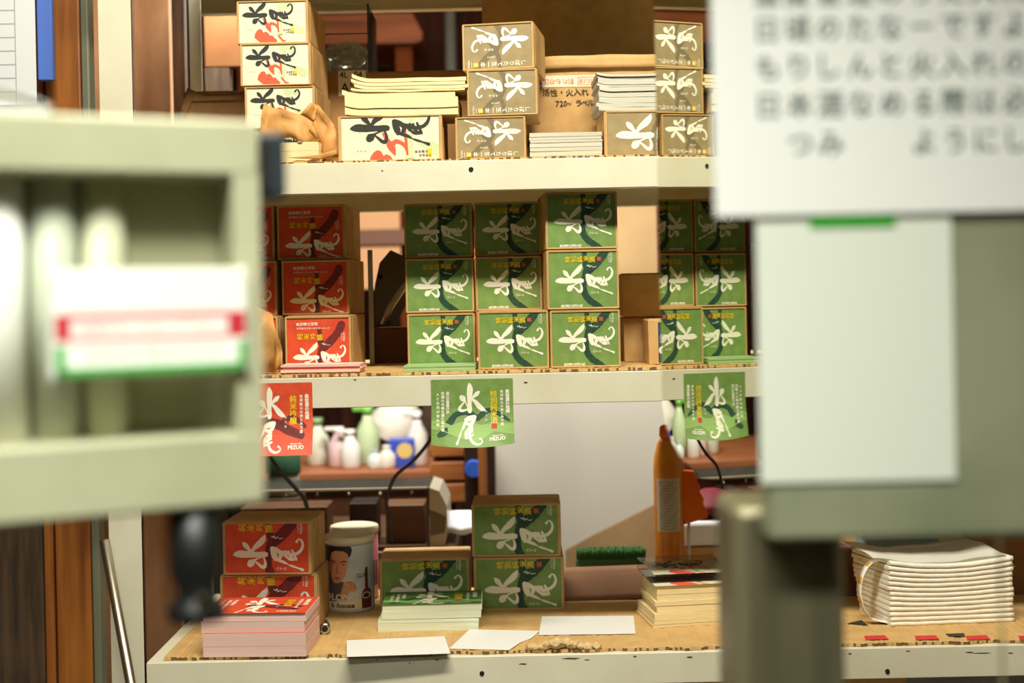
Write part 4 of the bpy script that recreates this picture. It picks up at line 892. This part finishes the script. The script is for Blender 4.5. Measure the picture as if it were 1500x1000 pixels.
MB().tube([P(*p) - Vector(cc.location) for p in pts], 0.004, 8).build('wire', RUBBER, cc)
# upper background: table plank, pipe
tp = empty('plank_table', (P(530, 60, 3.95).x, 3.95, P(530, 64, 3.95).z), 0, 'red-brown wooden shelf plank on the far wall above the cream bundles', 'shelf')
wl = P(440, 40, 3.95).x - tp.location.x; wr = P(618, 40, 3.95).x - tp.location.x
MB().prism([(wl - 0.25, 0, 0), (wr - 0.02, 0, 0), (wr, 0, 0.008), (wr, 0, 0.03), (wr - 0.028, 0, 0.088), (wl - 0.25, 0, 0.088)], (0, 0.35, 0)).build('plank', mat('plank_red', (134, 72, 36), 0.5, c2=(100, 50, 24), spec=0.1, scale=6, stretch=(0.4, 4, 4), detail=8), tp)
zb2 = -tp.location.z
MB().box((wr - 0.085, 0.06, zb2), (wr - 0.035, 0.11, -0.0005)).build('leg', mat('plank_leg', (90, 42, 16), 0.8, spec=0.05), tp); MB().box((wl - 0.2, 0.06, zb2), (wl - 0.15, 0.11, -0.0005)).build('leg', mat('plank_leg', (90, 42, 16), 0.8, spec=0.05), tp)
pi_ = MB().lathe([(0.016, 0), (0.016, 2.79)], n=20).build('steel_pipe', mat('pipe_grey', (78, 75, 68), 0.7, spec=0.1)); pi_.location = (P(660, 60, 3.9).x, 3.9, 0); tag(pi_, 'grey upright steel pipe behind the taupe stack', 'pipe')
zw = P(320, 98, 2.75).z; wp = MB().box((0, 0, 0), (0.10, 0.02, 0.30), bev=0.002).build('timber_board', mat('board_tan', (136, 94, 60), 0.7, c2=(116, 76, 46), scale=7, spec=0.1)); wp.location = (P(300, 100, 2.75).x, 2.75, zw); tag(wp, 'sunlit pale plywood board behind the cream column', 'board')
MB().box((0.0, 0.0, -zw), (0.05, 0.03, -0.001)).build('foot', WOODD, wp)
# pale boards seen through the gaps of the middle shelf
gpb = empty('peach_board', (P(515, 420, 3.95).x, 3.92, 0), 0, 'pale peach board seen through the gap between the red and green columns', 'board')
zq = P(515, 424, 3.92).z
MB().box((0, 0, zq), (0.15, 0.02, zq + 0.34), bev=0.002).build('panel', mat('board_peach', (186, 142, 104), 0.6, spec=0.1), gpb)
MB().box((-0.04, -0.014, zq + 0.13), (0.24, -0.001, zq + 0.175)).build('rail', mat('rail_brown', (92, 52, 30), 0.6), gpb)
MB().box((0.205, 0.0, 0), (0.235, 0.03, zq + 0.2)).build('pole', WOODD, gpb)
tbd = empty('beige_board', (P(935, 400, 3.35).x, 3.35, 0), 0, 'beige board with brown edge behind the plain cartons on the middle shelf', 'board')
MB().box((-0.10, 0, 0), (0.05, 0.02, 1.62), bev=0.002).build('panel', mat('board_beige', (168, 142, 104), 0.6, c2=(150, 124, 88), scale=4, spec=0.1), tbd)
MB().box((0.051, -0.004, 0), (0.075, 0.024, 1.64)).build('edge', WOODR, tbd)
# right: things seen under the steel plate behind the soft paper pile
pt = empty('blue_tray', (P(1330, 840, 2.30).x, 2.28, D3), 0, 'pale blue plastic tray behind the soft paper pile', 'tray')
m = MB(); m.prism([(-0.065, 0, 0.001), (0.065, 0, 0.001), (0.082, 0, 0.09), (-0.075, 0, 0.09)], (0, 0.08, 0)); m.build('tub', mat('tray_blue', (150, 178, 186), 0.4), pt); MB().box((-0.078, -0.006, 0.0905), (0.085, 0.09, 0.098), bev=0.003).build('rim', mat('tray_blue', (150, 178, 186), 0.4), pt)
bx = carton('plain_carton', 1225, 1268, 810, 893, 2.26, 0.09, D3, mat('carton_brown_red', (120, 80, 60), 0.7), 'reddish brown carton between the steel post and the soft paper pile', 4)
jb = empty('dark_jar', (P(1392, 800, 2.24).x, 2.22, D3), 0, 'dark glass jar with a pale lid behind the soft paper pile', 'jar'); zj = P(1392, 800, 2.22).z - D3
MB().lathe([(0.026, 0.0), (0.028, 0.004), (0.028, zj - 0.02), (0.022, zj - 0.01)], n=24).build('glass', mat('jar_dark', (52, 36, 26), 0.2), jb); MB().lathe([(0.024, zj - 0.0095), (0.024, zj + 0.012)], n=24).build('lid', mat('jar_lid', (190, 186, 160), 0.4), jb)
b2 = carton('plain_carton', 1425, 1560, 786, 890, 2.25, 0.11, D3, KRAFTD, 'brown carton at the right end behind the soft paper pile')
# prints on the liner
pm = MB()
for u in (1266, 1340, 1415, 1492):
    pts = [G(u, 931, D3 + 0.0012), G(u + 30, 930, D3 + 0.0012), G(u + 36, 936, D3 + 0.0012), G(u + 2, 937, D3 + 0.0012)]; pm.prism(pts, (0, 0, 0.0002), 0)
for px in (((1240, 913), (1262, 908), (1272, 916), (1258, 914)), ((1284, 913), (1318, 911), (1320, 915), (1300, 914)), ((1385, 928), (1412, 927), (1414, 932), (1390, 932))):
    pm.prism([G(u, v, D3 + 0.0012) for u, v in px], (0, 0, 0.0002), 1)
o = pm.build('liner_print', [mat('print_red', (200, 50, 50), 0.7), BLACK]); lin0 = [x for x in bpy.data.objects if x.name.startswith('cardboard_liner')][0]
o.parent = lin0; o.location = -Vector(lin0.location)
# red cloth and ledge behind the spray bottle
rc = empty('red_cloth', (P(1045, 760, 2.6).x, 2.52, zt2), 0, 'dark red folded cloth behind the spray bottle', 'cloth')
zr = P(1045, 752, 2.52).z
MB().grid(lambda a, b: Vector((-0.06 + 0.12 * a, 0.12 * b, zr - zt2 + 0.03 * math.sin(math.pi * min(1, a * 1.1)) * math.sin(b * 3.1) + 0.004 * noise.noise((a * 6, b * 5, 0)))), 14, 12).build('fold', mat('cloth_red', (112, 18, 38), 0.7), rc, solid=0.02)
lb = empty('side_ledge', (P(1050, 800, 2.5).x, 2.50, 0), 0, 'wooden side ledge with a pale cloth under the red cloth', 'ledge')
MB().box((-0.07, 0, 0), (0.35, 0.2, zr - 0.06)).build('block', mat('ledge_wood', (176, 130, 70), 0.6), lb); MB().box((-0.068, 0.002, zr - 0.0595), (0.12, 0.16, zr - 0.012), bev=0.008).build('pale_cloth', mat('cloth_pale', (226, 228, 236), 0.8), lb)
# ------------------------------------------------------------------ foreground machine, left
pR, pL = P(385, 455, 0.86), P(-80, 455, 0.778)
ang = math.atan2(pR.y - pL.y, pR.x - pL.x); nrm = Vector((math.sin(ang), -math.cos(ang), 0))
mc = empty('labelling_machine', (pR.x, pR.y, 0), ang, 'out-of-focus grey labelling machine with a red and green sticker', 'machine')
def L(u, v, back=0.0):
    q = hit(u, v, pR - nrm * back, nrm) - Vector(mc.location); c, s = math.cos(-ang), math.sin(-ang)
    return Vector((q.x * c - q.y * s, q.x * s + q.y * c, q.z))
GREYM = mat('machine_grey', (184, 183, 152), 0.5, c2=(172, 171, 140), scale=10)
lx = L(-110, 455).x; zt_, zb_ = L(380, 177).z, L(380, 738).z; wz1, wz0 = L(345, 258).z, L(345, 634).z; wx = L(345, 455).x
fm = MB(); D = 0.03
fm.box((lx, 0, wz1), (0, D, zt_), bev=0.003); fm.box((lx, 0, zb_), (0, D, wz0), bev=0.003); fm.box((wx, 0.0005, wz0 - 0.002), (-0.0005, D, wz1 + 0.002)); fm.box((lx, 0.0005, wz0 - 0.002), (lx + 0.02, D, wz1 + 0.002))
fm.build('housing', GREYM, mc)
MB().box((L(203, 455).x, 0.040, wz0 - 0.01), (wx + 0.01, 0.045, wz1 + 0.01)).build('back_panel', mat('machine_recess', (170, 168, 134), 0.5), mc)
MB().box((lx + 0.02, 0.075, wz0 - 0.03), (L(203, 455).x, 0.08, wz1 + 0.03)).build('rear_panel', GREYM, mc)
MB().box((lx + 0.01, 0.0305, wz1), (wx + 0.012, 0.0745, wz1 + 0.02)).build('recess_top', GREYM, mc); MB().box((lx + 0.01, 0.0305, wz0 - 0.02), (wx + 0.012, 0.0745, wz0)).build('recess_floor', GREYM, mc)
for ua, ub, c, nm in ((-40, 48, (246, 246, 236), 'paper_roll'), (54, 126, (190, 196, 174), 'roller'), (132, 200, (206, 206, 174), 'roller')):
    xa, xb = L(ua, 455, -0.0).x, L(ub, 455, 0.0).x; rr = (xb - xa) / 2
    MB().lathe([(rr, wz0 + 0.0005), (rr, wz1 - 0.0005)], (xa + rr, 0.03 + 0.006, 0), 28, sy=0.9 if rr < 0.03 else 0.7).build(nm, mat('roller_%d' % c[0], c, 0.45), mc)
sx0, sx1 = L(78, 470).x, L(356, 470).x; sz1, sz0 = L(220, 398).z, L(220, 545).z
sbar = MB().box((sx0 - 0.004, -0.006, sz0 - 0.002), (sx1 + 0.002, -0.001, sz1 + 0.002), bev=0.001).build('sticker_bar', mat('bar_white', (226, 228, 216), 0.4), mc)
k = Ink(0, 280, 0, 147, [mat('sticker_white', (240, 240, 232), 0.5), mat('sticker_red', (196, 40, 56), 0.5), mat('sticker_green', (64, 168, 60), 0.5), mat('sticker_print', (214, 120, 126), 0.5)])
k.poly([(0, 60), (22, 60), (22, 98), (0, 98)], 1, 1); k.poly([(252, 60), (280, 60), (280, 98), (252, 98)], 1, 1); k.poly([(22, 58), (252, 58), (252, 68), (22, 68)], 3, 1); k.poly([(22, 94), (252, 94), (252, 101), (22, 101)], 3, 1)
k.poly([(0, 104), (14, 104), (14, 147), (0, 147)], 2, 1); k.poly([(268, 104), (280, 104), (280, 147), (268, 147)], 2, 1); k.poly([(0, 137), (280, 137), (280, 147), (0, 147)], 2, 1)
k.column('危険手を入れないで下さい', 40, 236, 81, 15, 1, 0, 2); k.column('清掃時は電源を切る', 50, 230, 120, 13, 2, 0, 2)
o = k.build('sticker', sx1 - sx0, sz1 - sz0, sbar); o.location = ((sx0 + sx1) / 2, -0.0068, (sz0 + sz1) / 2)
q0, q1 = L(384, 192), L(424, 290)
clb = MB().box((0.0005, 0.004, q1.z), (q1.x, 0.05, q0.z), bev=0.003).build('clamp_block', mat('clamp_blue_black', (34, 46, 52), 0.5), mc); MB().box((0.0003, 0.002, q1.z + 0.006), (0.008, 0.0038, q0.z - 0.006)).build('clamp_slot', HOLE, clb)
ca_, cb2 = L(248, 750, 0.02), L(322, 750, 0.02); xk = (ca_.x + cb2.x) / 2; rk = (cb2.x - ca_.x) / 2; zk = L(285, 905, 0.02).z
kp = MB().lathe([(rk, zb_ - 0.0005), (rk, zk + 0.03), (rk * 0.78, zk + 0.02), (rk * 0.8, zk + 0.012), (rk * 1.15, zk + 0.008), (rk * 1.12, zk)], (xk, 0.02, 0), 32).build('knob_post', RUBBER, mc)
MB().lathe([(0.005, -0.003), (0.0045, 0.004)], (xk + 0.001, 0.02 - rk * 1.02, zk + 0.014), 16, axis='Y').build('screw', mat('chrome', (200, 198, 184), 0.22, 1.0), kp)
wt = empty('folded_paper', Vector(mc.location), ang, 'white folded paper lying on top of the grey labelling machine', 'paper')
xw = L(78, 170).x
MB().grid(lambda a, b: Vector((lx + (xw - lx) * a, 0.001 + 0.028 * b, zt_ + 0.001 + 0.020 * math.cos(a * 1.5) ** 0.7 * (1 - 0.3 * abs(b - 0.5)))), 16, 6).build('sheet', WHITEP, wt, solid=0.0006)
MB().box((lx, 0.002, zt_ + 0.0002), (xw - 0.002, 0.028, zt_ + 0.0035)).build('base_fold', WHITEP, wt)
MB().box((lx - 0.06, 0.0, 0), (lx - 0.0005, 0.06, zt_ + 0.1), bev=0.004).build('column', GREYM, mc)
# ------------------------------------------------------------------ foreground machine, right
YP = 0.88
mr = empty('bottling_machine', (P(1300, 500, YP).x, YP, 0), 0, 'out-of-focus stainless machine housing with papers stuck on its front', 'machine')
def rr_(u, v, Y): return P(u, v, Y) - Vector(mr.location)
xa = rr_(1122, 600, YP).x; xb = rr_(1640, 600, YP).x; z0_ = rr_(1200, 792, YP).z; z1_ = rr_(1200, -120, YP).z
PLATE = mat('plate_steel', (172, 176, 146), 0.38, 0.3, c2=(146, 152, 120), scale=7, detail=3)
MB().box((xa, 0, z0_), (xb, 0.03, z1_), bev=0.004).build('front_plate', PLATE, mr)
pa = rr_(1073, 850, YP + 0.04).x; pb_ = rr_(1236, 850, YP + 0.04).x
MB().box((pa, 0.032, 0), (pb_, 0.032 + 0.085, z0_ + 0.018), bev=0.009, seg=3).build('square_post', mat('post_steel', (128, 122, 94), 0.38, 0.4, c2=(104, 98, 74), scale=4, stretch=(8, 8, 0.6)), mr)
ck = rr_(1477, 900, YP + 0.02)
MB().tube([(ck.x, 0.034, z0_ + 0.02), (ck.x + 0.0006, 0.034, z0_ - 0.08), (ck.x, 0.034, 0.9 - 0.2)], 0.0012, 8).build('cord', mat('cord_tan', (150, 140, 96), 0.6), mr)
MY, MT, MK = 1.2, 0.072, -0.063                      # a long, very slightly bowed sheet
mp = Vector(((1035 - 750) / F * MY, MY, 0)); md = Vector((-math.sin(MT), math.cos(MT), 0)); mn = Vector((-math.cos(MT), -math.sin(MT), 0))
def bow(sv): return mp + md * sv + mn * (0.5 * MK * sv * sv)
def low(u):
    pts = [(968, 585), (971, 615), (980, 645), (995, 672), (1020, 698), (1055, 714), (1100, 722), (1200, 726)]
    for (a, b), (c, d) in zip(pts, pts[1:]):
        if u <= c: return b + (d - b) * max(0, (u - a)) / (c - a)
    return 726
def sheet_pt(a, b):
    sv = 0.234 - 0.53 * a ** 1.3; q = bow(sv); u = 750 + F * q.x / q.y; zl = 1.3 + (HZ - low(u)) / F * q.y - (u - 750) / F * math.sin(ROLL) * q.y; zh = 1.3 + 0.62 * q.y / 1.95
    return Vector((q.x, q.y, zl + (zh - zl) * b)) - Vector(mr.location)
MB().grid(sheet_pt, 220, 1, 0, False).build('side_panel', mat('mirror_steel', (205, 208, 190), 0.012, 1.0), mr, solid=0.002)
e0 = bow(-0.22) - Vector(mr.location)
for zz_ in (1.22, 1.5): MB().box((e0.x + 0.003, 0.031, zz_), (e0.x + 0.03, e0.y + 0.03, zz_ + 0.03)).build('panel_bracket', GREYM, mr)
def sheet(u0, u1, v0, v1, Y, k, name, label, cat, th=0.0008):
    a, b = P(u0, v0, Y), P(u1, v1, Y); o = k.build(name, b.x - a.x, a.z - b.z, None, thick=th); o.location = ((a.x + b.x) / 2, Y, (a.z + b.z) / 2); return tag(o, label, cat)
NOTICE = mat('notice_white', (242, 242, 238), 0.45)
k = Ink(0, 600, -60, 305, [NOTICE, mat('notice_ink', (74, 92, 84), 0.6)])
rows = ((-8, '温度管理のうえ入れてから'), (42, '日頃のたなーですよ願い'), (96, 'もりしんと火入れの時は'), (150, '日本酒なめる際は必ず手洗'), (205, '　つみ　　ようにします'))
for y, s_ in rows:
    for i, ch in enumerate(s_): k.text(ch, 82 + i * 46, y, 40, 1, 0, 1, 0.02)
sheet(1040, 1640, -60, 305, YP - 0.006, k, 'laminated_notice', 'large white laminated notice with rows of dark lettering at the upper right', 'notice', 0.0012)
k = Ink(0, 290, 0, 382, [mat('sheet_pale', (230, 234, 220), 0.3), mat('sheet_dim', (206, 218, 200), 0.3)])
sheet(1107, 1401, 318, 702, YP - 0.0022, k, 'paper_sheet', 'blank pale green paper sheet taped to the stainless machine', 'paper')
k = Ink(0, 10, 0, 10, [mat('tape_green', (70, 176, 60), 0.4)])
sheet(1186, 1312, 309, 330, YP - 0.0036, k, 'green_tape', 'bright green tape strip at the top of the pale paper sheet', 'tape', 0.0004)
